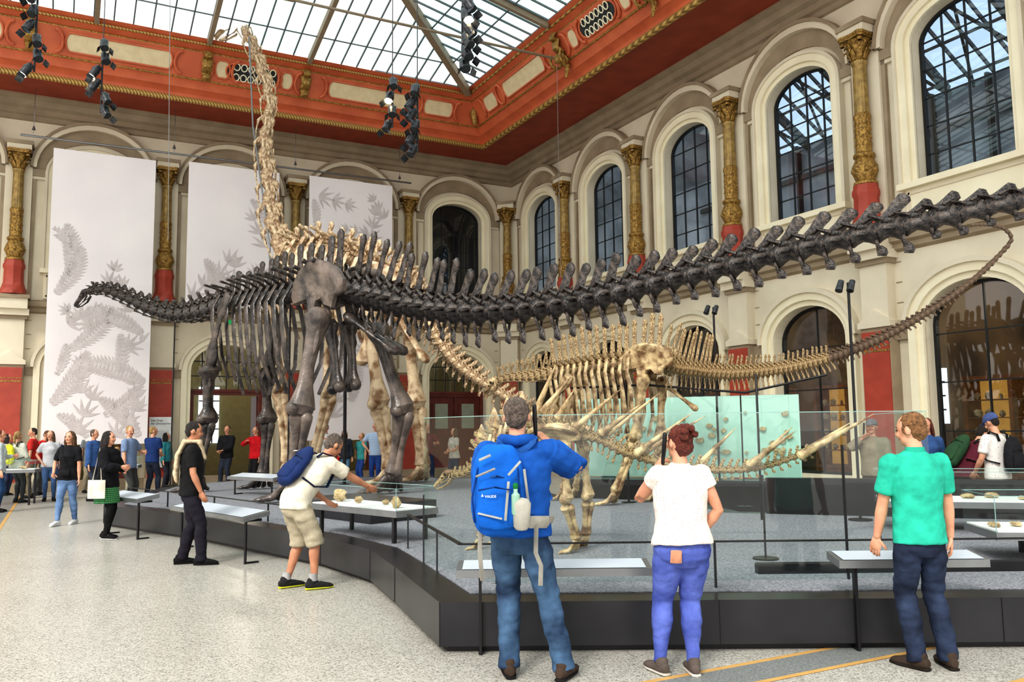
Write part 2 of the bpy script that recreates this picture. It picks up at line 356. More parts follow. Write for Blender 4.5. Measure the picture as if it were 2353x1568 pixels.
    for a,e,w in ((hl,kl,al),(hr,kr,ar)):
        o=V((0,-.012,0))
        if bt=='pants': g.loft([a+V((0,0,.0)),a.lerp(e,.35)+o,a.lerp(e,.85),e,e.lerp(w,.3)+o,e.lerp(w,.75),w+V((0,0,-.03))],[.09*fat,.094*fat,.076,.072,.073,.063,.066],n=18,cap=0)
        elif bt=='slim' or bt=='skirt': g.loft([a+V((0,0,.0)),a.lerp(e,.3)+o,a.lerp(e,.85),e,e.lerp(w,.3)+o,e.lerp(w,.75),w+V((0,0,0))],[.098*fat,.1*fat,.07*fat,.063*fat,.068*fat,.048,.044],n=18,cap=0)
        elif bt=='shorts': g.loft([a+V((0,0,.0)),a.lerp(e,.35)+o,a.lerp(e,.8),e.lerp(w,.12)],[.098*fat,.098*fat,.094,.097],n=18,cap=0)
    nm='tights' if bt=='skirt' else ('shorts' if bt=='shorts' else 'trousers')
    mk(nm,remesh(g,vox,nm,bottom if bt!='skirt' else fab(24,24,26),4,wr*1.2 if bt in('pants','shorts') else wr*.7,(7,7,15)),root)
    if bt=='skirt':
        g=G();g.loft([V((pel[0],pel[1],pz+.09)),V((pel[0],pel[1],pz-.05)),V((pel[0],pel[1],pz-.36))],[(.165,.125),(.2,.15),(.235,.19)],n=30,cap=0);g.obj('skirt',bottom,root)
    for a,e,an in ((al,kl,-fa[0]),(ar,kr,fa[1])):
        A=Rz(-math.radians(an)).to_3x3(); z0=a.z-.085
        P=lambda px,py,pz_: V((a.x,a.y,z0))+A@V((px,py,pz_))
        g=G();g.loft([P(0,-.075,.05),P(0,-.03,.05),P(0,.05,.045),P(0,.12,.036),P(0,.175,.03),P(0,.2,.026)],[(.032,.036),(.04,.045),(.043,.04),(.047,.03),(.04,.022),(.02,.012)],side=A@V((1,0,0)),n=14)
        g.loft([P(0,-.02,.05),P(0,-.022,.10)],[(.042,.05),(.044,.052)],side=A@V((1,0,0)),n=14)
        sh=g.obj('shoe',shoe,root)
        g=G();g.loft([P(0,-.085,.012),P(0,0,.012),P(0,.12,.012),P(0,.205,.012)],[(.034,.0115),(.043,.0115),(.05,.0115),(.026,.0115)],side=A@V((1,0,0)),n=14);g.obj('sole',sole or fab(30,30,30),sh)
        if near:
            g=G()
            for k in range(3): g.loft([P(-.022,.045+.028*k,.080-.012*k),P(.022,.05+.028*k,.080-.012*k)],[.004,.004],n=5)
            g.obj('laces',fab(190,188,180),sh)
        if socks:
            g=G();g.loft([V((a.x,a.y-.01,z0+.09)),V((a.x,a.y-.01,z0+.13))+(e-a)*.08],[.046,.044],cap=0);g.obj('sock',socks,root)
    return root,dict(tp=tp,H=H_,lw=lw,rw=rw,el=el,er=er,hc=hc_,R3=R3)
def place(o,root): o.matrix_basis=T(*root.location)@Rz(root.rotation_euler.z)@Matrix.Scale(root.scale[0],4)
def backpack(label,root,tp,m1,m2,w=.15,d=.11,z0=1.0,z1=1.42,xo=0,near=1):
    b=empty('backpack',(0,0,0),label,'backpack'); b.location=root.location;b.rotation_euler=root.rotation_euler;b.scale=root.scale
    y0=-.14-d
    g=G();zs=[z0,z0+.06,(z0+z1)/2,z1-.08,z1]
    g.loft([tp((xo,y0,z)) for z in zs],[(w*.85,d*.8),(w,d),(w,d*.95),(w*.9,d*.8),(w*.6,d*.45)],n=22)
    mk('pack_body',remesh(g,.012 if near else .02,'pack_body',m1,4,.012 if near else 0,(9,9,9)),b)
    g=G();zs=[z0+.02,z0+.1,z0+(z1-z0)*.48];g.loft([tp((xo,y0-d*.75,z)) for z in zs],[(w*.72,.04),(w*.8,.055),(w*.7,.03)],n=18);g.obj('front_pocket',m1,b)
    for sx in(-1,1):
        g=G();g.loft([tp((xo*.6+sx*.09,-.12,z1-.03)),tp((sx*.1,-.10,1.48)),tp((sx*.105,0,1.515)),tp((sx*.115,.14,1.38)),tp((sx*.14,.15,1.22)),tp((sx*.2,.0,1.12)),tp((xo*.6+sx*.14,-.14,z0+.08))],[(.028,.009)]*7,side=(1,0,0),n=8);g.obj('shoulder_strap',m2,b)
    g=G();g.loft([tp((xo-.03,y0+.04,z1)),tp((xo,y0+.03,z1+.04)),tp((xo+.03,y0+.04,z1))],[.008]*3,n=8);g.obj('grab_handle',m2,b)
    g=G();g.loft([tp((xo-w*.75,y0-d*.62,z0+(z1-z0)*.6)),tp((xo,y0-d*1.0,z0+(z1-z0)*.66)),tp((xo+w*.75,y0-d*.62,z0+(z1-z0)*.6))],[.006]*3,n=8);g.obj('zipper',m2,b)
    return b
def audio(root,info,side,label='black handheld audio guide held to the ear'):
    g=G();h=info['H']((side*.115,.03,-.03));g.loft([h+V((0,-.03,.09)),h,h+V((0,.05,-.13))],[(.022,.014),(.026,.016),(.022,.012)],side=(0,1,0),n=10)
    o=g.obj('audio_guide',M_black);place(o,root);meta(o,label,'audio guide')
# man in blue jacket
r,i=person('man in blue hooded jacket and jeans listening to audio guide',.10,5.72,6,1.80,pel=(-.07,0),lf=(-.14,.02),rf=(.21,-.03),fa=(12,18),rh=(.13,.15,1.47),rpole=(.8,-.05,-.85),lh=(-.16,.33,1.12),lpole=(-1,-.4,-.6),hair='short',hc='grey',top=fab(28,88,172),sleeve='jacket',bottom=denim('dark_jeans',(72,100,130),(32,48,72)),near=2,shoe=fab(70,56,48),rcurl=.8,hp=-4,fat=1.03,hem=.885)
audio(r,i,1)
tp=i['tp']
g=G();g.loft([tp((-.10,-.03,1.50)),tp((-.06,-.10,1.50)),tp((0,-.125,1.49)),tp((.06,-.10,1.50)),tp((.10,-.03,1.50)),tp((.07,.05,1.47))],[(.035,.028)]*6,side=(0,0,1),n=12);g.obj('hood',fab(26,84,166),r)
b=backpack('large blue hiking backpack with grey straps and bottle pocket',r,tp,fab(22,100,196),fab(40,90,160),w=.165,d=.10,z0=.96,z1=1.45,xo=-.10)
g=G();g.loft([tp((.05,-.32,.98)),tp((.055,-.34,1.12))],[(.05,.045),(.058,.05)],n=14);g.obj('side_pocket',fab(178,176,166),b)
g=G();g.loft([tp((.09,-.2,.99)),tp((.19,-.1,.98)),tp((.21,.05,.97))],[(.012,.04)]*3,side=(0,1,0),n=10);g.obj('hip_wing',fab(170,168,158),b)
g=G();g.loft([tp((.02,-.345,1.06)),tp((.02,-.35,1.17)),tp((.02,-.35,1.185)),tp((.02,-.35,1.21))],[.027,.027,.013,.013],n=14);o=g.obj('water_bottle',mat('bottle_plastic',srgb(150,190,170),.15));place(o,r);meta(o,'clear plastic water bottle in backpack side pocket','bottle')
g=G();g.loft([tp((.02,-.35,1.21)),tp((.02,-.35,1.232))],[.016,.016],n=12);c=g.obj('bottle_cap',fab(30,120,60),o)
for a,bb in (((-.22,-.36,1.28),(-.10,-.39,1.33)),((-.02,-.375,1.29),(.05,-.33,1.37)),((-.04,-.385,1.02),(-.02,-.37,1.25)),((.07,-.3,1.32),(.09,-.27,1.12)),((-.21,-.355,1.06),(-.06,-.39,1.03)),((-.2,-.36,1.38),(-.13,-.36,1.41))):
    g=G();g.loft([tp(a),tp(bb)],[(.008,.003)]*2,n=6,side=(1,0,0));g.obj('webbing_strap',fab(160,160,156),b)
for pts in (((-.24,-.30,1.0),(-.25,-.33,1.15),(-.22,-.30,1.32),(-.18,-.25,1.42)),((.04,-.30,1.0),(.045,-.32,1.15),(.03,-.29,1.32),(-.01,-.25,1.42)),((-.20,-.385,1.20),(-.10,-.41,1.22),(0,-.385,1.2))):
    g=G();g.loft([tp(q) for q in pts],[.006]*len(pts),n=6);g.obj('seam_piping',fab(14,60,128),b)
for pts in (((.06,-.18,.97),(.055,-.19,.80),(.085,-.17,.72),(.08,-.175,.60)),((-.3,-.14,.97),(-.3,-.16,.8),(-.29,-.13,.62))):
    g=G();g.loft([V(q) for q in pts],[(.014,.003)]*len(pts),n=6,side=(1,0,0));g.obj('webbing_strap',fab(150,148,140),b)
textmesh('logo_text','VAUDE',.022,M_white,T(-.236,-.375,1.155)@Rx(math.radians(86)),b)
g=G();g.add([(-.260,-.360,1.16),(-.244,-.365,1.16),(-.252,-.363,1.178)],[(0,1,2)]);g.obj('logo_mark',M_white,b,False)
# woman
dotm=dots('white_print_tee',srgb(228,218,210),srgb(192,146,140),52,.2)
r,i=person('woman in white print tee and blue jeans listening to audio guide',1.10,5.76,-6,1.60,'f',pel=(.02,0),lf=(-.16,.03),rf=(.07,-.02),fa=(16,4),lh=(-.12,.15,1.44),lpole=(-.6,-.1,-1),rh=(.19,.12,.96),rpole=(1,-.6,-.1),hair='bun',hc='auburn',top=dotm,sleeve='cap',bottom=denim('violet_blue_jeans',(96,112,188),(62,76,146)),bt='slim',near=2,fat=1.15,shoe=fab(96,86,80),lcurl=.8,hy=-25,hp=-2,sole=fab(200,195,185),hem=.915)
audio(r,i,-1)
g=G();g.loft([V((-.085,-.185,.81)),V((-.080,-.185,.895))],[(.042,.006),(.040,.006)],side=(1,0,0),n=8);o=g.obj('wallet',fab(196,140,112));place(o,r);meta(o,'tan leather wallet in the back jeans pocket','wallet')
# boy
r,i=person('teenage boy in turquoise polo shirt and dark jeans',2.72,5.80,-8,1.67,lf=(-.06,.02),rf=(.17,0),fa=(22,12),lh=(-.25,.14,.84),rh=(.28,.06,.86),hair='short',hc='lbrown',top=fab(48,184,158),sleeve='tee',bottom=denim('navy_jeans',(48,60,84),(24,30,46)),near=2,hy=-35,hp=8,collar=fab(44,170,146),shoe=fab(66,54,46),sole=fab(40,34,30),fat=.97,hem=.86)
# bending man
beige=fab(176,166,144)
r,i=person('man in cream shirt and shorts bending over a display case',-2.18,8.95,50,1.72,lean=39,pel=(0,-.10),lf=(-.14,-.12),rf=(.14,.05),fa=(2,10),rh=(.15,.74,.99),lh=(-.18,.34,.88),rpole=(.5,-.2,-1),hair='short',hc='grey',top=fab(228,220,202),sleeve='tee',bottom=beige,bt='shorts',near=1,skin=M_skin2,shoe=fab(44,44,44),sole=fab(200,200,60),socks=fab(170,170,170),hp=36,pz=.93,rcurl=.2,fat=1.05)
b=backpack('small navy blue backpack on the back',r,i['tp'],fab(34,52,98),fab(24,34,60),w=.15,d=.075,z0=1.05,z1=1.44)
textmesh('logo_text','JANSPORT',.02,M_white,Matrix.Identity(4),b).matrix_basis=T(*(i['tp']((-.05,-.325,1.33))))@Rx(math.radians(51))
# man in black
r,i=person('man in black tee and trousers with beige jacket on shoulder',-3.98,10.6,72,1.72,lf=(-.08,-.10),rf=(.10,.14),fa=(8,8),lh=(-.2,.1,.9),rh=(.21,.12,.9),hair='short',hc='dark',top=fab(30,30,32),bottom=fab(36,34,44),near=1,hp=10,shoe=fab(26,26,26),skin=M_skin2)
g=G();t_=i['tp'];g.loft([t_((.02,.15,1.30)),t_((.0,.08,1.52)),t_((0,-.09,1.52)),t_((0,-.17,1.35)),t_((0,-.19,1.12)),t_((0,-.17,1.02))],[(.07,.02),(.10,.03),(.12,.035),(.13,.035),(.11,.03),(.07,.02)],side=(1,0,0),n=14)
me=remesh(g,.012,'jacket',fab(206,186,156),3,.01);o=mk('jacket',me);place(o,r);meta(o,'beige jacket slung over the shoulder','jacket')
# woman green plaid skirt
gp=plaid('green_tartan',srgb(36,104,62),srgb(18,40,30),srgb(90,150,90),60)
r,i=person('woman in black jacket and green tartan skirt beside the platform',-6.25,13.2,95,1.62,'f',lf=(-.08,-.05),rf=(.09,.06),lh=(-.1,.25,1.15),rh=(.12,.3,1.18),hair='long',hc='dark',top=fab(26,26,30),sleeve='jacket',bottom=gp,bt='skirt',near=1,shoe=fab(24,24,24),sole=fab(220,220,220))
g=G();g.loft([V((.27,-.03,.68)),V((.27,-.03,.98))],[(.15,.03),(.15,.012)],side=(0,1,0),n=14,cap=0)
o=g.obj('tote_bag',fab(216,212,196));place(o,r);meta(o,'off-white cloth tote bag hanging from shoulder','bag')
g=G();g.loft([V((.27,-.1,.97)),V((.21,-.03,1.5)),V((.27,.05,.97))],[.009]*3,n=6);g.obj('handle',fab(206,200,186),o)
# walking woman
r,i=person('woman in black tee and jeans walking with small black bag',-7.95,15.3,182,1.63,'f',lf=(-.07,-.16),rf=(.07,.2),fa=(3,3),hair='long',hc='brown',top=fab(30,30,34),bottom=denim('light_jeans',(110,138,176),(80,104,140)),bt='slim',near=1,rh=(.2,.16,.98),shoe=fab(220,220,220),sole=fab(235,235,235))
g=G();g.loft([V((-.12,.20,.98)),V((.03,.20,.98))],[(.06,.03)]*2,side=(0,0,1),n=12);o=g.obj('handbag',fab(30,30,32));place(o,r);meta(o,'small black shoulder bag worn at the hip','bag')
g=G();g.loft([V((-.1,.19,1.02)),V((.0,.18,1.25)),V((.13,.05,1.53)),V((.1,-.16,1.3)),V((-.12,-.15,1.0))],[.006]*5,n=6);g.obj('strap',fab(30,30,32),o)
def bx(px,D): return (px-1176)/1948*D
crowd=[
 ('man in blue plaid shirt standing with lowered head',302,18.6,95,1.74,'m',dict(top=plaid('blue_check',srgb(96,120,158),srgb(60,80,120),srgb(150,165,190),70),hc='blond',bottom=fab(70,72,70),hp=15,fat=1.08)),
 ('woman in grey top carrying a yellow backpack',48,20.2,20,1.66,'f',dict(top=fab(206,208,196),sleeve='long',hair='tail',hc='blond',bottom=fab(66,70,72),bt='slim',shoe=fab(60,60,60))),
 ('person in pale top and blue jeans at the display case',4,17.8,60,1.68,'f',dict(top=fab(196,206,208),hc='auburn',bottom=fab(50,80,120),sleeve='long')),
 ('man in red pullover bending over a case',92,22.6,100,1.72,'m',dict(top=fab(206,46,48),sleeve='long',bottom=fab(90,90,90),lean=22,hp=24)),
 ('woman in light grey tee and jeans',122,20.6,150,1.66,'f',dict(top=fab(190,192,196),hair='long',bottom=fab(70,96,136),bt='slim')),
 ('boy in dark blue hooded sweater',140,24.0,200,1.62,'m',dict(top=fab(40,66,120),sleeve='long',hc='dark')),
 ('woman in pink jacket talking beside the case',66,24.0,120,1.6,'f',dict(top=fab(196,120,130),sleeve='jacket',hair='long')),
 ('man in red shirt behind the yellow backpack',80,21.6,250,1.74,'m',dict(top=fab(190,50,46),hc='dark',bottom=fab(120,110,90))),
 ('woman in white blouse near the red pilaster',22,22.6,100,1.6,'f',dict(top=fab(220,214,206),hair='long',hc='dark',bottom=fab(60,70,100))),
 ('man in grey polo near the banner',208,23.4,130,1.74,'m',dict(top=fab(130,136,140),hc='grey',bottom=fab(150,140,120))),
 ('woman in blue cardigan behind another visitor',220,20.5,100,1.68,'f',dict(top=fab(64,96,150),sleeve='jacket',hc='grey',bottom=fab(60,64,80))),
 ('child in orange shirt holding an arm out',272,21.2,230,1.25,'m',dict(top=fab(210,130,70),hc='blond',bottom=fab(70,80,110),rh=(.25,.35,1.1))),
 ('man in dark blue polo standing still',354,21.8,20,1.74,'m',dict(top=fab(36,60,112),hc='blond',bottom=fab(44,50,66))),
 ('woman in teal cardigan by the info desk',384,24.6,100,1.58,'f',dict(top=fab(60,140,150),sleeve='long',hair='long',hc='dark',bottom=fab(50,50,60))),
 ('child in grey sweater beside the platform',434,24.2,140,1.42,'m',dict(top=fab(112,112,118),sleeve='long')),
 ('woman in checked shirt with camera strap',464,24.6,210,1.66,'f',dict(top=plaid('grey_check',srgb(170,170,178),srgb(110,110,124),srgb(210,210,214),70),sleeve='long',hair='tail')),
 ('man in black leather jacket and jeans',522,24.8,200,1.76,'m',dict(top=fab(34,34,38),sleeve='jacket',hc='dark',bottom=fab(50,56,70))),
 ('woman in red jacket and black trousers',588,24.2,215,1.72,'f',dict(top=fab(196,30,40),sleeve='jacket',hc='grey',bottom=fab(34,34,36),rh=(.1,.25,1.35))),
 ('man in white tee photographing the skeletons',748,25.0,185,1.78,'m',dict(top=fab(214,214,212),hc='grey',bottom=fab(104,108,110),rh=(.1,.3,1.35),lh=(-.1,.3,1.35))),
 ('woman in dark jacket with red bag',790,25.2,160,1.6,'f',dict(top=fab(54,60,72),sleeve='jacket',hair='long',bottom=fab(100,140,170),bt='slim')),
 ('boy in teal shirt and blue trousers',830,25.4,220,1.5,'m',dict(top=fab(70,160,160),hc='blond',bottom=fab(50,80,150))),
 ('man in blue checked shirt with hands on hips',862,24.6,180,1.80,'m',dict(top=plaid('pale_blue_check',srgb(150,176,208),srgb(110,140,184),srgb(206,220,236),80),hc='blond',bottom=fab(44,74,140),lh=(-.2,.05,1.0),rh=(.2,.05,1.0),lpole=(-1,-.2,0),rpole=(1,-.2,0))),
 ('woman in pale blouse behind the glass',1042,24.0,230,1.62,'f',dict(top=fab(206,200,190),hair='long')),
 ('man in maroon shirt behind the glass',982,25.5,150,1.74,'m',dict(top=fab(120,54,60),hc='dark')),
 ('woman in pink top near the far doors',1098,25.6,120,1.58,'f',dict(top=fab(214,130,150),hair='tail',hc='blond')),
 ('man in light blue shirt by the fossils',1392,18.6,10,1.66,'m',dict(top=fab(120,160,190),hc='dark')),
 ('older man in grey cap and beige jacket with audio guide',1995,13.4,215,1.66,'m',dict(top=fab(150,138,118),sleeve='jacket',hc='grey',bottom=fab(80,80,80),hat=fab(120,120,124),rh=(.13,.15,1.46),rpole=(.9,-.05,-.75))),
 ('woman with long red hair in blue top',2128,13.0,185,1.68,'f',dict(top=fab(60,90,140),sleeve='long',hair='long',hc='auburn')),
 ('man in maroon tee bending over a case with backpack',2196,12.7,75,1.68,'m',dict(top=fab(104,44,58),hc='dark',lean=38,hp=30,rh=(.2,.5,.95),bottom=fab(40,40,46))),
 ('man in blue cap and pale printed shirt looking down',2276,11.8,-25,1.72,'m',dict(top=dots('floral_shirt',srgb(216,212,208),srgb(150,124,126),34,.2),hc='dark',hat=fab(84,100,150),hp=30,bottom=fab(52,56,70),lh=(-.2,.2,.95),rh=(.2,.2,.98),fat=1.06)),
]
PP={};rc=random.Random(5)
for lab,px,D,fc,Hh,sx,kw in crowd:
    k=dict(kw)
    if 'lh' not in k and 'rh' not in k and 'lean' not in k:
        m=rc.randrange(4)
        if m==0: k.update(lh=(-.06,.26,1.06),rh=(.06,.26,1.04))
        elif m==1: k.update(rh=(.2,.1,.98),rpole=(1,-.6,0))
        elif m==2: k.update(lh=(-.12,.28,1.2))
        k.update(lf=(-.10,rc.uniform(-.12,.12)),rf=(.10,rc.uniform(-.12,.12)),hy=rc.uniform(-35,35),hp=rc.uniform(-8,14),pel=(rc.uniform(-.04,.04),0))
    PP[px]=person(lab,bx(px,D),D,fc,Hh,sx,**k)
r,i=PP[48];backpack('bright yellow backpack worn by a visitor',r,i['tp'],fab(226,226,60),fab(60,60,50),near=0)
r,i=PP[2196];backpack('dark green backpack with blue pocket',r,i['tp'],fab(52,84,58),fab(30,40,34),near=0)
r,i=PP[2276];backpack('black backpack worn over pale shirt',r,i['tp'],fab(36,36,40),fab(30,30,34),near=0)
r,i=PP[1995];audio(r,i,1)
r,i=PP[748];g=G();h=i['H']((0,.2,-.02));g.box(h.x-.06,h.x+.06,h.y-.03,h.y+.03,h.z-.04,h.z+.04);g.loft([h+V((0,.02,0)),h+V((0,.07,0))],[.03,.03]);o=g.obj('camera',M_black);place(o,r);meta(o,'black camera held up at the face','camera')
r,i=PP[790];g=G();g.loft([V((.2,.1,.7)),V((.2,.1,.9))],[(.05,.12),(.04,.1)],n=12);o=g.obj('handbag',fab(200,40,50));place(o,r);meta(o,'red handbag hanging beside the hip','bag')
g=G();g.loft([V((.2,.02,.9)),V((.19,.0,1.45)),V((.2,.16,.9))],[.008]*3,n=6);g.obj('strap',fab(180,36,46),o)
# ------------------------------------------------------------ skeletons
def catmull(P,n):
    P=[V(p) for p in P];Q=[P[0]*2-P[1]]+P+[P[-1]*2-P[-2]];out=[]
    for i in range(1,len(Q)-2):
        for k in range(12):
            t=k/12;a,b,c,d=Q[i-1],Q[i],Q[i+1],Q[i+2]
            out.append(.5*((2*b)+(c-a)*t+(2*a-5*b+4*c-d)*t*t+(3*b-a-3*c+d)*t**3))
    out.append(P[-1]);L=[0]
    for a,b in zip(out,out[1:]): L.append(L[-1]+(b-a).length)
    res=[]
    for k in range(n):
        s=L[-1]*(k+.5)/n;j=max(j for j in range(len(L)) if L[j]<=s);j=min(j,len(out)-2)
        f=(s-L[j])/(L[j+1]-L[j]);res.append((out[j].lerp(out[j+1],f),(out[j+1]-out[j]).normalized()))
    return res,L[-1]
def vmesh(kind,m,sp=2.2,tr=.9,ch=1.2,tilt=.35,fork=False,spw=.2,waist=.27,seed=0):
    g=G();g.loft([(-.47,0,0),(-.40,0,0),(-.2,0,0),(0,0,0),(.2,0,0),(.38,0,0),(.47,0,0)],[.40,.46,.33,waist,.33,.44,.37],side=(0,1,0),n=14)
    g.loft([(-.3,0,.28),(0,0,.36),(.3,0,.34)],[(.16,.13),(.2,.16),(.15,.13)],side=(0,1,0),n=8)
    if kind!='whip':
        for sy in(-1,1):
            g.loft([(.15,sy*.16,.42),(.42,sy*.22,.52),(.66,sy*.19,.62)],[(.07,.1),(.06,.09),(.04,.06)],n=8)
            g.loft([(-.1,sy*.12,.5),(-.5,sy*.15,.64)],[.08,.05],n=6)
            if tr>0:
                if kind=='dorsal': g.loft([(0,sy*.2,.5),(0,sy*.6,.75),(-.02,sy*tr,.95)],[(.15,.1),(.11,.07),(.15,.1)],n=8)
                else: g.loft([(0,sy*.3,.05),(-.05,sy*tr*.7,.02),(-.15,sy*tr,-.02)],[(.22,.09),(.16,.07),(.11,.06)],n=8)
        if sp>.1:
            R=[(.12,spw*1.4),(.07,spw*1.05),(.06,spw*.9),(.085,spw*1.05),(.12,spw*1.0),(.07,spw*.6)]
            def Z(t): return .3+sp*t
            if fork:
                for sy in(-1,1): g.loft([(0,0,.4),(-.05,sy*.1,.4+sp*.35),(-tilt*.6,sy*.28,.3+sp*.8),(-tilt,sy*.34,.3+sp)],[(.09,.18),(.07,.16),(.08,.16),(.10,.2)],side=(0,1,0),n=8)
            else: g.loft([(0,0,Z(0)),(-tilt*.25,0,Z(.3)),(-tilt*.6,0,Z(.65)),(-tilt*.92,0,Z(.86)),(-tilt*1.02,0,Z(.94)),(-tilt*1.08,0,Z(1))],R,side=(0,1,0),n=10)
    if kind=='caudal' and ch>0:
        for sy in(-1,1): g.loft([(-.46,sy*.2,-.34),(-.5,sy*.1,-.35-ch*.4),(-.56,0,-.35-ch*.6)],[.08,.07,.07],n=7)
        g.loft([(-.54,0,-.3-ch*.5),(-.6,0,-.35-ch*.8),(-.75,0,-.35-ch)],[(.06,.13),(.08,.22),(.04,.1)],side=(0,1,0),n=8)
    if kind=='cervical':
        for sy in(-1,1): g.loft([(.3,sy*.25,-.25),(.1,sy*.52,-.45),(-.4,sy*.44,-.5),(-1.0,sy*.36,-.46)],[(.12,.08),(.12,.07),(.05,.05),(.03,.03)],n=7)
        for sy in(-1,1): g.loft([(-.35,sy*.15,.3),(-.15,sy*.34,.2),(.2,sy*.3,.1),(.4,sy*.28,-.05)],[(.07,.05)]*4,n=6)
    rs=random.Random(seed+len(g.v))
    g.v=[q+V((rs.uniform(-.014,.014),rs.uniform(-.014,.014),rs.uniform(-.014,.014))) for q in g.v]
    return g.mesh('vertebra',m,ang=60)
def basis(t,up=V((0,0,1))):
    x=t.normalized();y=up.cross(x)
    if y.length<.1:y=V((0.5,-.85,0))
    y.normalize();z=x.cross(y);return Matrix((x,y,z)).transposed().to_4x4()
def vert(root,me,p,t,sx,sy,sz,up=V((0,0,1))):
    rj=random.uniform
    o=mk('vertebra',me,root,True);o.matrix_basis=T(*p)@basis(t,up)@Ry(rj(-.06,.06))@Rx(rj(-.07,.07))@Matrix.Diagonal((sx,sy*rj(.95,1.05),sz*rj(.92,1.08),1));return o
def bone(root,name,p,q,r,fl=1.7,m=None,cond=True,side=None,flat=.75,bend=0):
    p=V(p);q=V(q);t=(q-p).normalized();L=(q-p).length;sd=V(side or (1,0,0));sd=(sd-t*sd.dot(t)).normalized();nn=t.cross(sd)
    g=G();ks=[0,.04,.1,.2,.35,.55,.75,.88,.95,1];rr=[fl*.75,fl,fl*.95,1.25,1.0,.88,1.02,fl*.82,fl*.98,fl*.7]
    pts=[p+(q-p)*k+nn*bend*math.sin(k*math.pi)+sd*r*.12*math.sin(k*9) for k in ks]
    g.loft(pts,[(r*a,r*a*flat) for a in rr],side=sd,n=18)
    if cond:
        for s in(-1,1): g.ell(q+sd*s*r*fl*.5-t*r*.25-nn*r*.2,(r*fl*.5,r*fl*.62,r*fl*.5),n=12)
        g.ell(p+sd*r*fl*.5+t*r*.25,(r*fl*.55,)*3,n=12); g.loft([p+t*L*.12+nn*r*.6,p+t*L*.3+nn*r*.8,p+t*L*.45+nn*r*.5],[r*.3,r*.35,r*.2],n=8)
    return g.obj(name,m,root,world=True)
def foot(root,name,p,h,sc,m,z0=.37):
    h=V(h).normalized();s=V((h.y,-h.x,0));g=G();p=V(p)
    for k in range(5):
        a=(k-2)*.38;d=h*math.cos(a)+s*math.sin(a)
        b=p+s*(k-2)*.05*sc;q=V((b.x,b.y,z0+.07*sc))+d*.13*sc
        g.loft([b,b.lerp(q,.5),q],[.045*sc,.03*sc,.04*sc],n=8)
        e=q+d*.12*sc;e.z=z0+.045*sc;e2=e+d*.10*sc;e2.z=z0+.03*sc
        g.loft([q,q.lerp(e,.5),e],[.04*sc,.028*sc,.034*sc],n=8); g.loft([e,e.lerp(e2,.6),e2],[(.03*sc,.035*sc),(.022*sc,.028*sc),(.006*sc,.006*sc)],n=8)
    return g.obj(name,m,root,world=True)
def leg(root,names,pts,r,m,side,h,fsc,fl=1.8):
    a,k,an=[V(q) for q in pts];sd=V(side)
    bone(root,names[0],a,k,r,fl,m,True,side)
    o=V(h)*r*.5
    bone(root,names[1],k+V((0,0,-.05))+o,an+o*.6,r*.68,1.7,m,False,side,.85); bone(root,names[2],k+V((0,0,-.05))-o+sd*r*.6,an-o*.6+sd*r*.35,r*.5,1.6,m,False,side,.85)
    foot(root,names[3],an+V((0,0,-.03)),h,fsc,m)
def ribs(root,spine,sd,wfun,lfun,m,r=.035,fw=V((0,0,0)),inc=.55):
    n=len(spine)
    for i,(p,t) in enumerate(spine):
        u=i/(n-1);w=wfun(u);L=lfun(u)*random.uniform(.94,1.06)
        for s in(-1,1):
            q=sd*s;back=fw*(-.12*L)
            pts=[p+q*.06+V((0,0,w*.18)),p+q*w*.55+V((0,0,w*.22)),p+q*w*.95+V((0,0,-L*.12))+back*.3,p+q*w*1.02+V((0,0,-L*.4))+back*.8,p+q*w*.92+V((0,0,-L*.72))+back,p+q*w*inc+V((0,0,-L))+back*.8]
            g=G();g.loft(pts,[(r*.8,r*.8),(r*.9,r*1.3),(r*.6,r*1.6),(r*.5,r*1.5),(r*.5,r*1.5),(r*.6,r*1.1)],side=tuple(q),n=8);g.obj('rib',m,root,world=True)
def skull(root,p,d,L,m,up=V((0,0,1))):
    B=T(*p)@basis(V(d),up)@Matrix.Scale(L,4)
    g=G();g.M=B
    g.loft([(-.12,0,.05),(.0,0,.1),(.15,0,.14),(.32,0,.1),(.55,0,.02),(.8,0,-.04),(.95,0,-.1),(1.0,0,-.16)],[(.1,.1),(.17,.15),(.19,.17),(.15,.15),(.12,.11),(.13,.08),(.12,.07),(.09,.04)],side=(0,1,0),n=14)
    for sy in(-1,1):
        g.loft([(-.02,sy*.15,.0),(.1,sy*.17,-.14),(.3,sy*.15,-.17),(.6,sy*.12,-.12)],[.03,.03,.025,.02],n=6)
        for k in range(5): g.loft([(.7+.06*k,sy*(.12-.012*k),-.12),(.72+.06*k,sy*(.12-.012*k),-.2)],[.012,.006],n=5)
    o=g.obj('skull',m,root,world=True)
    for sy in(-1,1):
        g=G();g.M=B;g.ell((.2,sy*.165,.1),(.07,.03,.075));g.obj('eye_socket',M_black,o,world=True)
        g=G();g.M=B;g.ell((.42,sy*.125,.04),(.07,.02,.04));g.obj('nasal_opening',M_black,o,world=True)
    g=G();g.M=B
    for sy in(-1,1): g.loft([(.02,sy*.13,-.2),(.35,sy*.12,-.33),(.7,sy*.1,-.32),(.93,sy*.03,-.27)],[(.03,.06),(.025,.06),(.025,.04),(.03,.04)],n=8)
    g.obj('lower_jaw',m,root,world=True)
def post(root,x,y,z,z0=.37,r=.018):
    g=G();g.loft([(x,y,z0),(x,y,z)],[r,r],n=8,cap=0);g.loft([(x,y,z0),(x,y,z0+.015)],[.12,.12],n=16,cap=0);g.obj('support_post',M_black,root,world=True)
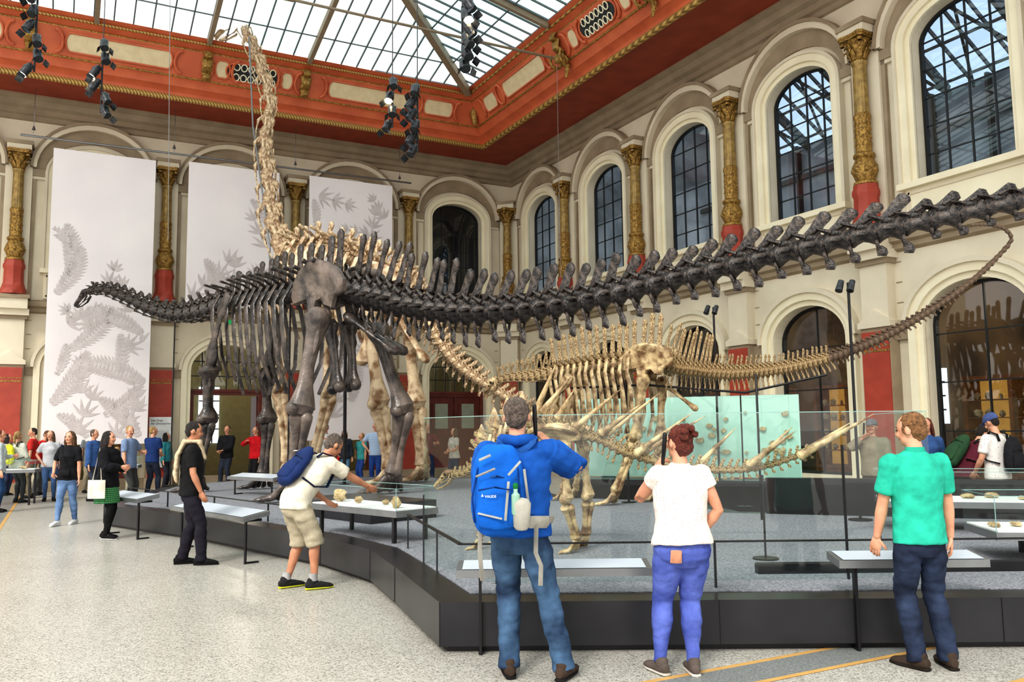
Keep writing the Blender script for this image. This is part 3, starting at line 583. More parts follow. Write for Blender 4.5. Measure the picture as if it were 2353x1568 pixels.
ILO=[(-.62,-.02),(-.66,.16),(-.56,.34),(-.36,.48),(-.1,.56),(.18,.55),(.42,.45),(.62,.28),(.74,.06),(.70,-.10),(.50,-.08),(.30,-.06),(.24,-.34),(.10,-.36),(.04,-.12),(-.10,-.10),(-.20,-.22),(-.34,-.26),(-.40,-.08)]
def ilium(root,c,h,sd,off,L,Hh,m):
    for s in(-1,1):
        g=G();n_=V(sd)*s;g.plate([(a*L,b*Hh) for a,b in ILO],V(c)+n_*off,V(h),V((0,0,1)),n_,.06*L,.18)
        g.obj('ilium',m,root,world=True)
    g=G();q=V(c)
    for k in range(5): g.loft([q+V(h)*L*(-.35+.17*k)-V(sd)*off,q+V(h)*L*(-.35+.17*k)+V((0,0,.1*Hh)),q+V(h)*L*(-.35+.17*k)+V(sd)*off],[(.06*L,.08*Hh)]*3,side=h,n=8)
    g.obj('sacrum',m,root,world=True)
def scap(root,a,b_,h,w,m):
    a=V(a);b_=V(b_);g=G();h=V(h)
    g.loft([a,a.lerp(b_,.12)+h*.04,a.lerp(b_,.35)+h*.10,a.lerp(b_,.6)+h*.12,a.lerp(b_,.82)+h*.07,b_],[(w*.75,.03),(w*.85,.035),(w*.5,.035),(w*.5,.05),(w*1.35,.08),(w*.9,.1)],side=tuple(h),n=14);g.obj('scapula',m,root,world=True)
def dip():
    m=M_bone_blk;root=empty('dinosaur_skeleton',(-3.0,15.6,.37),'dark blackened long-necked sauropod skeleton with sweeping tail','dinosaur skeleton')
    m2=mat('worn_grey_bone',srgb(126,113,104),.34,c2=srgb(50,45,43),sc=3,bump=.8,bsc=10,p0=.34,p1=.68)
    h=V((-.72,.69,0)).normalized();sd=V((h.y,-h.x,0))
    va=vmesh('caudal',m,1.55,.85,.75,.3,spw=.24);vb=vmesh('caudal',m,1.15,.75,.8,.6,spw=.26);vc=vmesh('caudal',m,.85,.5,.6,.75,spw=.26);vd=vmesh('caudal',m,.5,0,.35,.6,spw=.22)
    dv=vmesh('dorsal',m,1.75,1.5,0,.1,spw=.3);cv=vmesh('cervical',m,.6,0,0,.1,fork=True);
    tail=[(-2.95,15.45,4.15),(-2.5,15.0,4.0),(-1.59,14.2,3.68),(-.52,13.2,3.43),(.79,12.2,3.39),(1.89,11.2,3.50),(2.85,10.4,3.61),(3.72,9.8,3.73),(4.57,9.4,3.86),(5.63,9.1,4.03),(6.6,8.8,4.15)]
    n=42;P,L=catmull(tail,n)
    for k,(p,t) in enumerate(P):
        u=k/n;sz=.52-.16*min(1,u/.5)-.12*max(0,(u-.5)/.5);me=va if u<.22 else vb if u<.5 else vc if u<.8 else vd
        vert(root,me,p,-t,L/n*1.03,sz,sz*(1.18 if u<.1 else 1))
    trunk=[(-3.1,15.5,4.2),(-4.02,16.3,4.27),(-4.72,17,4.34),(-5.5,17.8,4.42),(-6.29,18.5,4.45)]
    P,L=catmull(trunk,14)
    for k,(p,t) in enumerate(P): vert(root,dv,p,t,L/14,.40,.47*(1.08-.5*k/13))
    ribs(root,P[3:],sd,lambda u:.66-.2*u,lambda u:1.95 if u<.7 else 1.95-1.6*(u-.7),m,.047,h)
    neck=[(-6.29,18.5,4.45),(-6.98,19.1,4.36),(-8.04,20,4.40),(-8.97,20.7,4.68),(-9.79,21.3,5.03),(-10.6,21.9,5.33),(-11.2,22.2,5.36)]
    P,L=catmull(neck,16)
    for k,(p,t) in enumerate(P):
        sz=.42*(1-k/16)+.19*k/16;vert(root,cv,p,t,L/16*.95,sz,sz*1.1)
    skull(root,(-11.25,22.25,5.32),V((-.75,.25,-.5)),.52,m)
    ilium(root,(-3.2,15.6,4.08),h,sd,.42,1.22,1.1,m2)
    F=('femur','tibia','fibula','foot')
    leg(root,F,[(-3.45,15.0,3.72),(-3.70,14.8,1.95),(-3.83,14.9,.74)],.145,m2,tuple(sd),h,1.6)
    leg(root,F,[(-2.62,16.3,3.60),(-2.10,16.3,1.97),(-2.33,16.5,.74)],.145,m2,tuple(sd),h,1.6)
    bone(root,'pubis',(-3.35,15.5,3.6),(-3.18,15.4,2.35),.12,1.8,m,True,tuple(h),.55);bone(root,'pubis',(-3.05,15.8,3.6),(-2.95,15.7,2.4),.12,1.8,m,True,tuple(h),.55)
    bone(root,'ischium',(-3.0,15.3,3.7),(-2.05,15.0,2.98),.085,1.8,m,False,tuple(sd),.6);bone(root,'ischium',(-2.85,15.6,3.7),(-1.95,15.3,3.0),.085,1.8,m,False,tuple(sd),.6)
    for x,y,fx in ((-6.33,17.6,-6.5),(-5.30,18.3,-5.36)):
        scap(root,(x+.55,y-.5,4.4),(x+.02,y+.08,2.98),h,.17,m)
        leg(root,('humerus','radius','ulna','foot'),[(x,y,2.92),(x+.02,y,1.84),(fx,y,.68)],.11,m,tuple(sd),h,1.25,2.1)
    for x,y,z in ((-4.4,16.7,4.1),(-8.0,19.97,4.2)): post(root,x,y,z)
dip()
def brach():
    m=M_bone_crm;root=empty('dinosaur_skeleton',(-4.0,19.8,.37),'towering cream sauropod skeleton with upright neck to the roof','dinosaur skeleton')
    h=V((-.82,.57,0)).normalized();sd=V((h.y,-h.x,0))
    cv=vmesh('cervical',m,.5,.0,0,.1,waist=.17);dv=vmesh('dorsal',m,1.1,1.4,0,.2,spw=.28);va=vmesh('caudal',m,1.2,.8,.9,.5);vb=vmesh('caudal',m,.8,.5,.7,.6)
    neck=[(-5.3,20.5,5.9),(-5.72,20.75,6.2),(-6.05,21,6.95),(-6.21,21.2,7.83),(-6.42,21.5,9.09),(-6.40,21.8,10.38),(-6.78,22,11.56),(-7.2,22.2,12.46),(-7.5,22.35,12.95)]
    P,L=catmull(neck,12)
    for k,(p,t) in enumerate(P):
        u=k/12;sz=.50*(1-u)+.24*u;vert(root,cv,p,t,L/12*.97,sz*.8,sz*1.1,up=V((.75,-.45,.25)))
    skull(root,(-7.45,22.35,12.88),V((-.62,-.1,-.45)),.8,m)
    back=[(-5.3,20.5,5.9),(-4.6,20.15,6.0),(-3.9,19.75,5.7),(-3.2,19.4,5.3),(-2.6,19.05,4.9)]
    P,L=catmull(back,12)
    for k,(p,t) in enumerate(P): vert(root,dv,p,-t,L/12,.46,.46)
    ribs(root,P[:10],sd,lambda u:.85-.2*u,lambda u:2.3-.5*u,m,.05,h)
    tail=[(-2.6,19.05,4.9),(-2.1,18.6,4.4),(-1.75,18.2,3.85),(-1.15,17.6,2.97),(-.24,17,2.30),(.43,16.4,1.95),(.95,16.05,1.8)]
    P,L=catmull(tail,30)
    for k,(p,t) in enumerate(P):
        u=k/30;sz=.42*(1-u)+.15*u;vert(root,va if u<.4 else vb,p,-t,L/30*1.0,sz,sz)
    ilium(root,(-2.85,19.2,4.75),h,sd,.42,1.15,1.1,m)
    F=('femur','tibia','fibula','foot');A=('humerus','radius','ulna','foot')
    leg(root,F,[(-3.2,18.75,4.3),(-2.97,18.9,2.15),(-2.75,19.1,.74)],.16,m,tuple(sd),h,1.6)
    leg(root,F,[(-2.45,19.7,4.3),(-2.25,19.8,2.15),(-2.1,19.9,.74)],.16,m,tuple(sd),h,1.6)
    leg(root,A,[(-5.75,20.1,4.7),(-5.55,20.2,2.6),(-5.35,20.3,.85)],.135,m,tuple(sd),h,1.2)
    leg(root,A,[(-4.6,20.9,4.6),(-4.42,20.4,2.45),(-4.85,20.6,.85)],.135,m,tuple(sd),h,1.2)
    scap(root,(-4.9,19.8,5.7),(-5.8,20.1,4.6),h,.3,m);scap(root,(-4.1,20.7,5.6),(-4.7,21.0,4.5),h,.3,m)
    bone(root,'pubis',(-3.2,19.0,4.2),(-3.4,19.1,3.1),.12,1.8,m,False,tuple(h),.5);bone(root,'ischium',(-2.6,19.0,4.2),(-1.9,18.6,3.1),.1,1.8,m,False,tuple(sd),.5)
    g=G();g.loft([(-5.95,20.6,.37),(-6.0,20.75,6.2),(-6.75,21.6,9.6),(-7.0,21.9,12.2)],[.022]*4,n=8,cap=0);g.obj('support_post',M_steel,root,world=True)
    post(root,-3.9,19.75,5.5,r=.04)
brach()
def dic():
    m=M_bone_tan;root=empty('dinosaur_skeleton',(2.1,14.0,.37),'tan sauropod skeleton with tall spines and curled whip tail','dinosaur skeleton')
    h=V((-.82,.57,0)).normalized();sd=V((h.y,-h.x,0))
    cv=vmesh('cervical',m,1.5,0,0,.3,fork=True);dv=vmesh('dorsal',m,3.0,1.0,0,.0,spw=.32);va=vmesh('caudal',m,2.1,.6,.9,.5,spw=.3);vb=vmesh('caudal',m,.85,.3,.7,.4);vc=vmesh('caudal',M_bone_brn,.35,0,.3,.3);vw=vmesh('whip',M_bone_brn)
    tail=[(2.45,13.85,2.62),(2.9,13.6,2.5),(3.54,13.2,2.42),(4.36,12.6,2.50),(5.09,12,2.75),(5.73,11.6,3.13),(6.25,11.4,3.52),(6.60,11.3,3.86),(6.72,11.2,4.06),(6.6,11.15,4.2),(6.38,11.1,4.24),(6.1,11,4.22)]
    n=84;P,L=catmull(tail,n)
    for k,(p,t) in enumerate(P):
        u=k/n;sz=.25*(1-u)**1.1+.045;me=va if u<.13 else vb if u<.42 else vc if u<.72 else vw
        vert(root,me,p,-t,L/n*1.02,sz,sz)
    back=[(2.45,13.85,2.62),(2.1,14,2.65),(1.64,14.3,2.66),(1.15,14.7,2.62),(.72,15.1,2.58)]
    P,L=catmull(back,16)
    for k,(p,t) in enumerate(P): vert(root,dv,p,t,L/16,.22,.24*(1.0-.2*k/15))
    ribs(root,P[3:],sd,lambda u:.38-.1*u,lambda u:1.2-.2*u,m,.022,h)
    neck=[(.72,15.1,2.58),(.34,15.5,2.55),(-.06,15.9,2.56),(-.3,16.15,2.5)]
    P,L=catmull(neck,9)
    for k,(p,t) in enumerate(P):
        sz=.22-.09*k/9;vert(root,cv,p,t,L/9*.97,sz,sz)
    skull(root,(-.32,16.15,2.5),V((-.7,.3,-.6)),.36,m)
    ilium(root,(2.32,13.93,2.6),h,sd,.2,.7,.66,m)
    F=('femur','tibia','fibula','foot');A=('humerus','radius','ulna','foot')
    leg(root,F,[(2.12,13.72,2.42),(1.95,13.65,1.42),(1.62,13.7,.58)],.08,m,tuple(sd),h,.9)
    leg(root,F,[(2.5,14.15,2.40),(2.45,14.2,1.42),(2.4,14.3,.58)],.08,m,tuple(sd),h,.9)
    leg(root,A,[(.8,14.75,1.75),(.95,14.75,1.1),(.85,14.75,.55)],.06,m,tuple(sd),h,.7)
    leg(root,A,[(1.1,15.2,1.75),(1.2,15.2,1.1),(1.1,15.2,.55)],.06,m,tuple(sd),h,.7)
    for q in(-1,1): scap(root,V((1.15,14.65,2.5))+sd*q*.3,V((.85,14.9,1.75))+sd*q*.28,h,.11,m)
    bone(root,'ischium',(2.5,13.9,2.3),(2.98,13.8,1.88),.05,1.8,m,False,tuple(sd),.6);bone(root,'pubis',(2.15,13.95,2.3),(2.0,14.0,1.8),.055,1.8,m,False,tuple(sd),.6)
    g=G();g.loft([(1.0,14.85,2.3),(2.2,14.0,2.3),(3.6,13.15,2.12),(4.6,12.4,2.34)],[.018]*4,n=8);g.obj('steel_armature',M_black,root,world=True)
    post(root,1.9,14.2,2.4);post(root,3.54,13.2,2.1,r=.012)
dic()
def ken():
    m=M_bone_tan;root=empty('dinosaur_skeleton',(.6,8.7,.37),'small tan spiked stegosaur skeleton with long tail spines','dinosaur skeleton')
    h=V((-.85,.53,0)).normalized();sd=V((h.y,-h.x,0))
    cv=vmesh('cervical',m,.8,.3,0,.2);dv=vmesh('dorsal',m,1.6,1.1,0,.1,spw=.3);va=vmesh('caudal',m,1.2,.7,.8,.5,spw=.2)
    tail=[(.45,8.65,1.55),(.83,8.5,1.50),(1.11,8.4,1.36),(1.52,8.3,1.24),(1.96,8.2,1.19),(2.35,8.1,1.22),(2.77,8,1.36)]
    P,L=catmull(tail,34)
    for k,(p,t) in enumerate(P):
        u=k/34;sz=.13*(1-u)+.052*u;vert(root,va,p,-t,L/34*1.0,sz,sz)
    back=[(.45,8.65,1.55),(.15,8.85,1.66),(-.12,9.05,1.55),(-.36,9.22,1.3)]
    P,L=catmull(back,13)
    for k,(p,t) in enumerate(P): vert(root,dv,p,t,L/13,.11,.12)
    ribs(root,P[3:],sd,lambda u:.27-.09*u,lambda u:.62-.15*u,m,.014,h)
    P,L=catmull([(-.36,9.22,1.3),(-.52,9.32,1.15),(-.68,9.42,1.12)],6)
    for k,(p,t) in enumerate(P): vert(root,cv,p,t,L/6,.07,.07)
    skull(root,(-.69,9.42,1.12),V((-.7,.3,-.4)),.24,m)
    ilium(root,(.52,8.66,1.50),h,sd,.15,.40,.30,m)
    for q in(-1,1):
        g=G();c=V((.52,8.66,1.56))+sd*q*.17;g.plate([(a*.42,b*.36) for a,b in ((-.6,0),(-.5,.3),(-.1,.5),(.3,.45),(.7,.2),(.9,-.1),(.6,-.25),(.2,-.3),(-.3,-.3))],c,h,(sd*q*.9+V((0,0,.45))).normalized(),(V((0,0,.9))-sd*q*.45).normalized(),.03);g.obj('ilium_shelf',m,root,world=True)
    F=('femur','tibia','fibula','foot');A=('humerus','radius','ulna','foot')
    leg(root,F,[(.50,8.45,1.47),(.52,8.45,.90),(.62,8.6,.52)],.05,m,tuple(sd),h,.48)
    leg(root,F,[(.72,8.8,1.44),(.76,8.8,.90),(.74,8.9,.52)],.05,m,tuple(sd),h,.48)
    leg(root,A,[(-.34,8.95,1.05),(-.28,8.9,.75),(-.36,8.95,.5)],.036,m,tuple(sd),h,.38)
    leg(root,A,[(-.15,9.35,1.05),(-.08,9.35,.75),(-.15,9.35,.5)],.036,m,tuple(sd),h,.38)
    def spike(a,b_,r):
        a=V(a);b_=V(b_);g=G();g.loft([a,a.lerp(b_,.1),a.lerp(b_,.45),a.lerp(b_,.75),b_],[r*1.5,r*1.05,r*.75,r*.45,r*.08],n=10);g.obj('spike',m,root,world=True)
    spike((.22,8.72,1.75),(.44,8.6,2.25),.035);spike((.3,8.95,1.78),(.62,8.95,2.15),.033);spike((.45,8.5,1.72),(.6,8.35,1.98),.03);spike((.62,8.45,1.62),(1.05,8.25,1.98),.03)
    spike((.87,8.42,1.56),(1.28,8.2,1.86),.03);spike((.95,8.6,1.55),(1.5,8.7,1.95),.03);spike((1.2,8.32,1.36),(1.72,8.1,1.75),.03);spike((1.3,8.5,1.36),(1.95,8.6,1.72),.028)
    spike((1.8,8.3,1.25),(2.2,8.4,1.6),.026);spike((2.22,8.05,1.25),(2.58,7.8,1.56),.03);spike((2.28,8.15,1.25),(2.72,8.3,1.6),.028);spike((2.68,7.98,1.33),(3.27,7.7,1.71),.034);spike((2.7,8.05,1.34),(3.3,8.3,1.64),.03)
    for k,(x,y,z) in enumerate(((.1,8.88,1.82),(-.06,9.0,1.76),(-.2,9.1,1.66),(-.34,9.2,1.48))):
        g=G();p=V((x,y,z));g.loft([p-V((0,0,.06)),p+V((0,0,.05)),p+V((0,0,.18))],[(.05,.015),(.07,.012),(.01,.005)],side=tuple(h),n=8);g.obj('back_plate',m,root,world=True)
    post(root,1.52,8.3,1.15,r=.01);post(root,2.35,8.1,1.15,r=.01);post(root,.15,8.85,1.6,r=.014)
ken()
# ------------------------------------------------------------ room
def layer(g,x0,x1,za,zb,hw,z0,zs,rise,dep=.35):
    q=lambda *p:g.add([(a,0,b) for a,b in p],[(0,1,2,3)])
    q((x0,za),(-hw,za),(-hw,zb),(x0,zb));q((hw,za),(x1,za),(x1,zb),(hw,zb))
    if z0>za+.01:
        q((-hw,za),(hw,za),(hw,z0),(-hw,z0));g.add([(-hw,0,z0),(hw,0,z0),(hw,dep,z0),(-hw,dep,z0)],[(0,1,2,3)])
    n=18;A=[(-hw*math.cos(math.pi*k/n),zs+rise*math.sin(math.pi*k/n)) for k in range(n+1)]
    for a,b in zip(A,A[1:]):
        q(a,b,(b[0],zb),(a[0],zb));g.add([(a[0],0,a[1]),(b[0],0,b[1]),(b[0],dep,b[1]),(a[0],dep,a[1])],[(0,1,2,3)])
    for s in(-1,1): g.add([(s*hw,0,z0),(s*hw,0,zs),(s*hw,dep,zs),(s*hw,dep,z0)],[(0,1,2,3)])
def path(hw,zb,zs,r,n=20): return [(-hw,zb)]+[(-hw*math.cos(math.pi*k/n),zs+r*math.sin(math.pi*k/n)) for k in range(n+1)]+[(hw,zb)]
def band(g,h1,h2,zb,zs,r1,r2,out,y0=0,mi=None):
    A=path(h1,zb,zs,r1);B=path(h2,zb,zs,r2);n=len(A)
    for i in range(n-1):
        a,b,c,d=A[i],A[i+1],B[i+1],B[i]
        g.add([(a[0],-out,a[1]),(b[0],-out,b[1]),(c[0],-out,c[1]),(d[0],-out,d[1]),(a[0],y0,a[1]),(b[0],y0,b[1]),(c[0],y0,c[1]),(d[0],y0,d[1])],[(0,1,2,3),(0,4,5,1),(3,2,6,7)],mi)
    for i in(0,n-1):
        a,d=A[i],B[i];g.add([(a[0],-out,a[1]),(d[0],-out,d[1]),(d[0],y0,d[1]),(a[0],y0,a[1])],[(0,1,2,3)],mi)
def pane(hw,zb,zs,r,y):
    g=G();P=path(hw,zb,zs,r);g.add([(p[0],y,p[1]) for p in P],[tuple(range(len(P)))]);return g
UP=dict(hw=.95,z0=6.22,zs=8.98,r=.58);GR=dict(hw=1.02,z0=.55,zs=3.45,r=.75);DR=dict(hw=1.08,z0=0.,zs=3.45,r=.8)
BU=[14.04-S*(k+.5) for k in range(0,5)]
RU=[26.7-S*(k+.5) for k in range(0,6)]
gb=G()
for k,u in enumerate(BU):
    gb.M=FB(u);x1=S/2+(.3 if k==0 else 0);layer(gb,-S/2,x1,0,5.17,DR['hw'],0,DR['zs'],DR['r']);layer(gb,-S/2,x1,5.17,11.25,UP['hw'],UP['z0'],UP['zs'],UP['r'])
gb.M=RM;gb.add([(BU[-1]-S/2-6,YB,0),(BU[-1]-S/2,YB,0),(BU[-1]-S/2,YB,11.25),(BU[-1]-S/2-6,YB,11.25)],[(0,1,2,3)])
struct(gb.obj('wall_back',M_wall,smooth=False))
gr=G()
for k,u in enumerate(RU):
    gr.M=FR(u);x0=-S/2-(.3 if k==0 else 0);layer(gr,x0,S/2,0,5.17,GR['hw'],GR['z0'],GR['zs'],GR['r']);layer(gr,x0,S/2,5.17,11.25,UP['hw'],UP['z0'],UP['zs'],UP['r'])
struct(gr.obj('wall_right',M_wall,smooth=False))
def trim_upper():
    g=G();h=UP['hw'];zs=UP['zs'];r=UP['r']
    band(g,h,h+.10,UP['z0'],zs,r,r+.10,.05,.02,0);band(g,h+.10,h+.26,UP['z0'],zs,r+.10,r+.26,.12,0,0);band(g,h+.26,h+.33,UP['z0'],zs,r+.26,r+.33,.16,0,2)
    band(g,h+.33,h+.55,9.02,zs+.1,r+.33,r+.72,.05,0,1)  # darker taupe band paints the spandrel shading between surround and hood
    band(g,h+.55,h+.64,9.1,zs+.1,r+.72,r+.86,.2,0,2);band(g,h+.64,h+.70,9.1,zs+.1,r+.86,r+.94,.24,0,1)
    g.box(-h-.36,h+.36,-.2,.3,6.1,6.22,0)
    g.box(-h-.26,h+.26,-.06,0,5.38,6.1,0);
    for a in ((-h-.2,h+.2,5.44,5.48),(-h-.2,h+.2,6.0,6.04)): g.box(a[0],a[1],-.09,-.05,a[2],a[3],2)
    for s in(-1,1): g.box(s*(h+.18)-.02,s*(h+.18)+.02,-.09,-.05,5.44,6.04,2)
    for s in(-1,1):
        a,b=sorted((s*(h+.33),s*1.62));g.box(a,b,-.12,0,8.86,9.06,1);g.box(a,b,-.08,0,8.78,8.86,2)
    return g.mesh('trim',[M_cream,M_taupe,M_wall],smooth=True,ang=30)
def trim_lower(hw,zs,r,z0):
    g=G();band(g,hw,hw+.12,z0,zs,r,r+.12,.06,.02,0);band(g,hw+.12,hw+.28,z0,zs,r+.12,r+.28,.13,0,0);band(g,hw+.28,hw+.36,zs,zs,r+.28,r+.38,.19,0,2)
    for s in(-1,1):
        a,b=sorted((s*(hw+.28),s*1.6));g.box(a,b,-.09,0,zs-.22,zs,1)
    for zz in (3.95,4.35,4.75):
        for s in(-1,1):
            a,b=sorted((s*1.45,s*1.58));g.box(a,b,-.012,0,zz,zz+.02,1)
    return g.mesh('trim',[M_cream,M_taupe,M_wall],smooth=True,ang=30)
def trim_pil():
    g=G()
    g.box(-.34,.34,-.26,0,0,3.5,1);g.box(-.31,.31,-.29,0,.3,3.42,0);g.box(-.38,.38,-.32,0,0,.3,3);g.box(-.315,.315,-.296,0,3.02,3.06,4);g.box(-.315,.315,-.296,0,3.12,3.14,4)
    g.box(-.38,.38,-.31,0,3.5,3.62,2)
    g.add([(-.36,-.3,3.62),(.36,-.3,3.62),(0,-.3,3.86),(-.36,0,3.62),(.36,0,3.62),(0,0,3.86)],[(0,1,2),(0,2,5,3),(1,4,5,2)],2)
    g.box(-.31,.31,-.24,0,3.62,4.75,2);g.box(-.37,.37,-.3,0,4.75,4.85,1);g.box(-.41,.41,-.38,0,4.85,5.02,2)
    g.box(-.37,.37,-.5,0,5.02,5.3,2);g.box(-.42,.42,-.56,0,5.3,5.4,1)
    g.box(-.33,.33,-.14,0,5.4,9.35,2);g.box(-.42,.42,-.08,0,5.4,9.3,3)
    g.box(-.3,.3,-.52,0,9.47,9.62,2);g.box(-.34,.34,-.56,0,9.62,9.72,1)
    return g.mesh('trim',[M_red,M_taupe,M_wall,M_taupe,M_gold],smooth=False)
tu=trim_upper();tlb=trim_lower(DR['hw'],DR['zs'],DR['r'],0);tlr=trim_lower(GR['hw'],GR['zs'],GR['r'],.45);tpil=trim_pil()
cnt=[0]
def putm(nm,me,M):
    cnt[0]+=1;o=mk('%s_%d'%(nm,cnt[0]),me);o.matrix_basis=M;return struct(o)
def trimobj(g,m,smooth=True): cnt[0]+=1;return struct(g.obj('trim_%d'%cnt[0],m,smooth=smooth))
for u in BU: putm('trim',tu,FB(u));putm('trim',tlb,FB(u))
for u in RU: putm('trim',tu,FR(u));putm('trim',tlr,FR(u))
BC=[14.04-S*k for k in range(1,6)];RC=[26.7-S*k for k in range(1,7)]
for u in BC: putm('trim',tpil,FB(u))
for u in RC: putm('trim',tpil,FR(u))
putm('trim',tpil,RM@T(13.95,26.61)@Rz(-math.pi/4)@T(0,.25))
def wmesh(hw,z0,zs,r,cols,rows,y=.28):
    g=G();band(g,hw-.06,hw,z0,zs,r-.05,r,-y+.05,y+.03)
    top=lambda x:zs+(r)*math.sqrt(max(0,1-(x/hw)**2))
    for k in range(1,cols):
        x=-hw+2*hw*k/cols;g.box(x-.014,x+.014,y-.02,y+.02,z0,top(x))
    for k in range(1,rows):
        z=z0+(zs+r-z0)*k/rows;w=hw if z<zs else hw*math.sqrt(max(0,1-((z-zs)/r)**2));g.box(-w,w,y-.015,y+.015,z-.012,z+.012)
    g.box(-hw,hw,y-.03,y+.03,z0,z0+.06)
    return g.mesh('window',M_dark,smooth=False)
wu=wmesh(UP['hw'],UP['z0'],UP['zs'],UP['r'],4,6);wg=wmesh(GR['hw'],GR['z0'],GR['zs'],GR['r'],2,4)
pu=pane(UP['hw'],UP['z0'],UP['zs'],UP['r'],.28).mesh('glass_pane',M_wglass,False);pg=pane(GR['hw'],GR['z0'],GR['zs'],GR['r'],.28).mesh('glass_pane',M_wglass,False)
wn=[0]
def putw(me,pm,M):
    wn[0]+=1;o=mk('window_%d'%wn[0],me);o.matrix_basis=M;struct(o);p=mk('glass_pane',pm,o)
for u in BU: putw(wu,pu,FB(u))
for u in RU: putw(wu,pu,FR(u));putw(wg,pg,FR(u))
M_milky=mat('milky_door_glass',srgb(150,156,140),.3)
def door(n,u,kind):
    g=G();g.box(-1.08,1.08,.2,.34,2.72,2.9);g.box(-1.08,1.08,.16,.38,2.82,2.88)
    for x in(-1.02,1.02): g.box(x-.06,x+.06,.2,.34,0,2.72)
    if kind=='closed':
        g.box(-.03,.03,.2,.34,0,2.72)
        for s in(-1,1):
            g.box(s*.5-.46,s*.5+.46,.26,.3,0,2.72)
            for z in((.3,1.0),(1.2,1.5)): g.box(s*.5-.33,s*.5+.33,.235,.27,z[0],z[1])
            for a in(-.3,.3): g.box(s*.5+a-.05,s*.5+a+.05,.235,.27,1.6,2.5)
    else:
        for s in(-1,1): g.box(s*.96-.03,s*.96+.03,.34,1.2,0,2.7)
    o=g.obj('door_%d'%n,M_wood,smooth=False);o.matrix_basis=FB(u);struct(o)
    if kind=='closed':
        for s in(-1,1):
            q=G();q.box(s*.5-.24,s*.5+.24,.25,.258,1.62,2.48);q.obj('door_glass',M_milky,o,False)
            q=G();q.loft([(s*.1,.22,1.0),(s*.1,.22,1.15)],[.012,.012],n=8);q.obj('door_handle',M_steel,o)
    q=G();P=path(1.06,2.9,3.45,.78);q.add([(p[0],.27,p[1]) for p in P],[tuple(range(len(P)))]);q.obj('fanlight_pane',M_wglass,o,False)
    q=G()
    for x in(-.72,-.36,0,.36,.72): q.box(x-.015,x+.015,.25,.29,2.9,3.45+.78*math.sqrt(1-(x/1.08)**2))
    for z in(3.3,3.75): q.box(-1.03,1.03,.25,.29,z-.015,z+.015)
    q.obj('fanlight_bars',M_dark,o,False)
for n,(u,k) in enumerate(zip(BU,('closed','open','open','open','closed'))): door(n+1,u,k)
def shell(name,M,x0,x1,y0,y1,z0,z1,m):
    g=G();g.M=M;g.add([(x0,y0,z0),(x1,y0,z0),(x1,y1,z0),(x0,y1,z0),(x0,y0,z1),(x1,y0,z1),(x1,y1,z1),(x0,y1,z1)],[(0,1,2,3),(4,5,6,7),(1,2,6,5),(2,3,7,6),(3,0,4,7)]);return struct(g.obj(name,m,smooth=False))
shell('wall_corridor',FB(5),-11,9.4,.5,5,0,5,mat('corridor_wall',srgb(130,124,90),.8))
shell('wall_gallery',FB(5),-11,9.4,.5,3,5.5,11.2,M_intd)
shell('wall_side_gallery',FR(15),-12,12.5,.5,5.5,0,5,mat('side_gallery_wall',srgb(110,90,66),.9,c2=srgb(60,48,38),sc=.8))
M_cwin=mat('corridor_window_pane',srgb(220,232,240),.3,em=1.0)
for x in (3.6,4.6,7.6,8.6):
    g=G();g.M=RM;g.box(x-.35,x+.35,YB+4.9,YB+4.96,1.2,3.2);wn[0]+=1;o=struct(g.obj('window_%d'%wn[0],M_cwin,smooth=False))
    g=G();g.M=RM
    for a in(-.12,.12): g.box(x+a-.02,x+a+.02,YB+4.86,YB+4.9,1.2,3.2)
    for z in(1.7,2.2,2.7): g.box(x-.35,x+.35,YB+4.86,YB+4.9,z-.02,z+.02)
    g.obj('muntins',M_dark,o,False)
for y in (7.4,10.9,14.2):
    g=G();g.M=RM;g.box(XR+5.3,XR+5.4,y-.4,y+.4,1.6,3.0);wn[0]+=1;o=struct(g.obj('window_%d'%wn[0],M_cwin,smooth=False))
    g=G();g.M=RM
    for a in(-.15,.15): g.box(XR+5.24,XR+5.29,y+a-.02,y+a+.02,1.6,3.0)
    for z in(1.95,2.3,2.65): g.box(XR+5.24,XR+5.29,y-.4,y+.4,z-.02,z+.02)
    g.obj('muntins',M_dark,o,False)
M_cf=mat('courtyard_facade',srgb(120,130,138),.9,c2=srgb(70,78,84),sc=.6,em=.08)  # slight emission in the facade lifts the dark windows to grey
g=G();g.M=RM;g.add([(26,-5,5.3),(26,60,5.3),(26,60,12.9),(26,-5,12.9)],[(0,1,2,3)]);g.add([(26,25,12.9),(26,60,12.9),(15,60,22),(15,25,22)],[(0,1,2,3)]);g.add([(15,-5,5.3),(26,-5,5.3),(26,60,5.3),(15,60,5.3)],[(0,1,2,3)]);g.add([(15,40,5.3),(26,40,5.3),(26,40,22),(15,40,22)],[(0,1,2,3)])
struct(g.obj('wall_courtyard',M_cf,smooth=False))
M_sky2=mat('courtyard_roof_glass',srgb(60,70,80),.4,sc=.5,em=.85,emc=srgb(196,220,246))
g=G();g.M=RM;g.add([(26,-5,12.8),(26,25,12.8),(14.8,25,20),(14.8,-5,20)],[(0,1,2,3)]);wn[0]+=1;struct(g.obj('window_%d'%wn[0],M_sky2,smooth=False))
g=G();g.M=RM
for k in range(38):
    y=-4+k*.76;g.bar((25.8,y,12.75),(14.8,y,19.8),.05,.14)
    if k%4==0: g.bar((25.8,y,12.5),(18,y,17.3),.12,.2);g.bar((25.8,y,12.5),(21,y+2.2,15.6),.08,.08);g.bar((25.8,y+2.2,12.5),(21,y,15.6),.08,.08)
for k in range(9): g.bar((25.6-k*1.2,-4,12.9+k*.77),(25.6-k*1.2,24.8,12.9+k*.77),.07,.08)
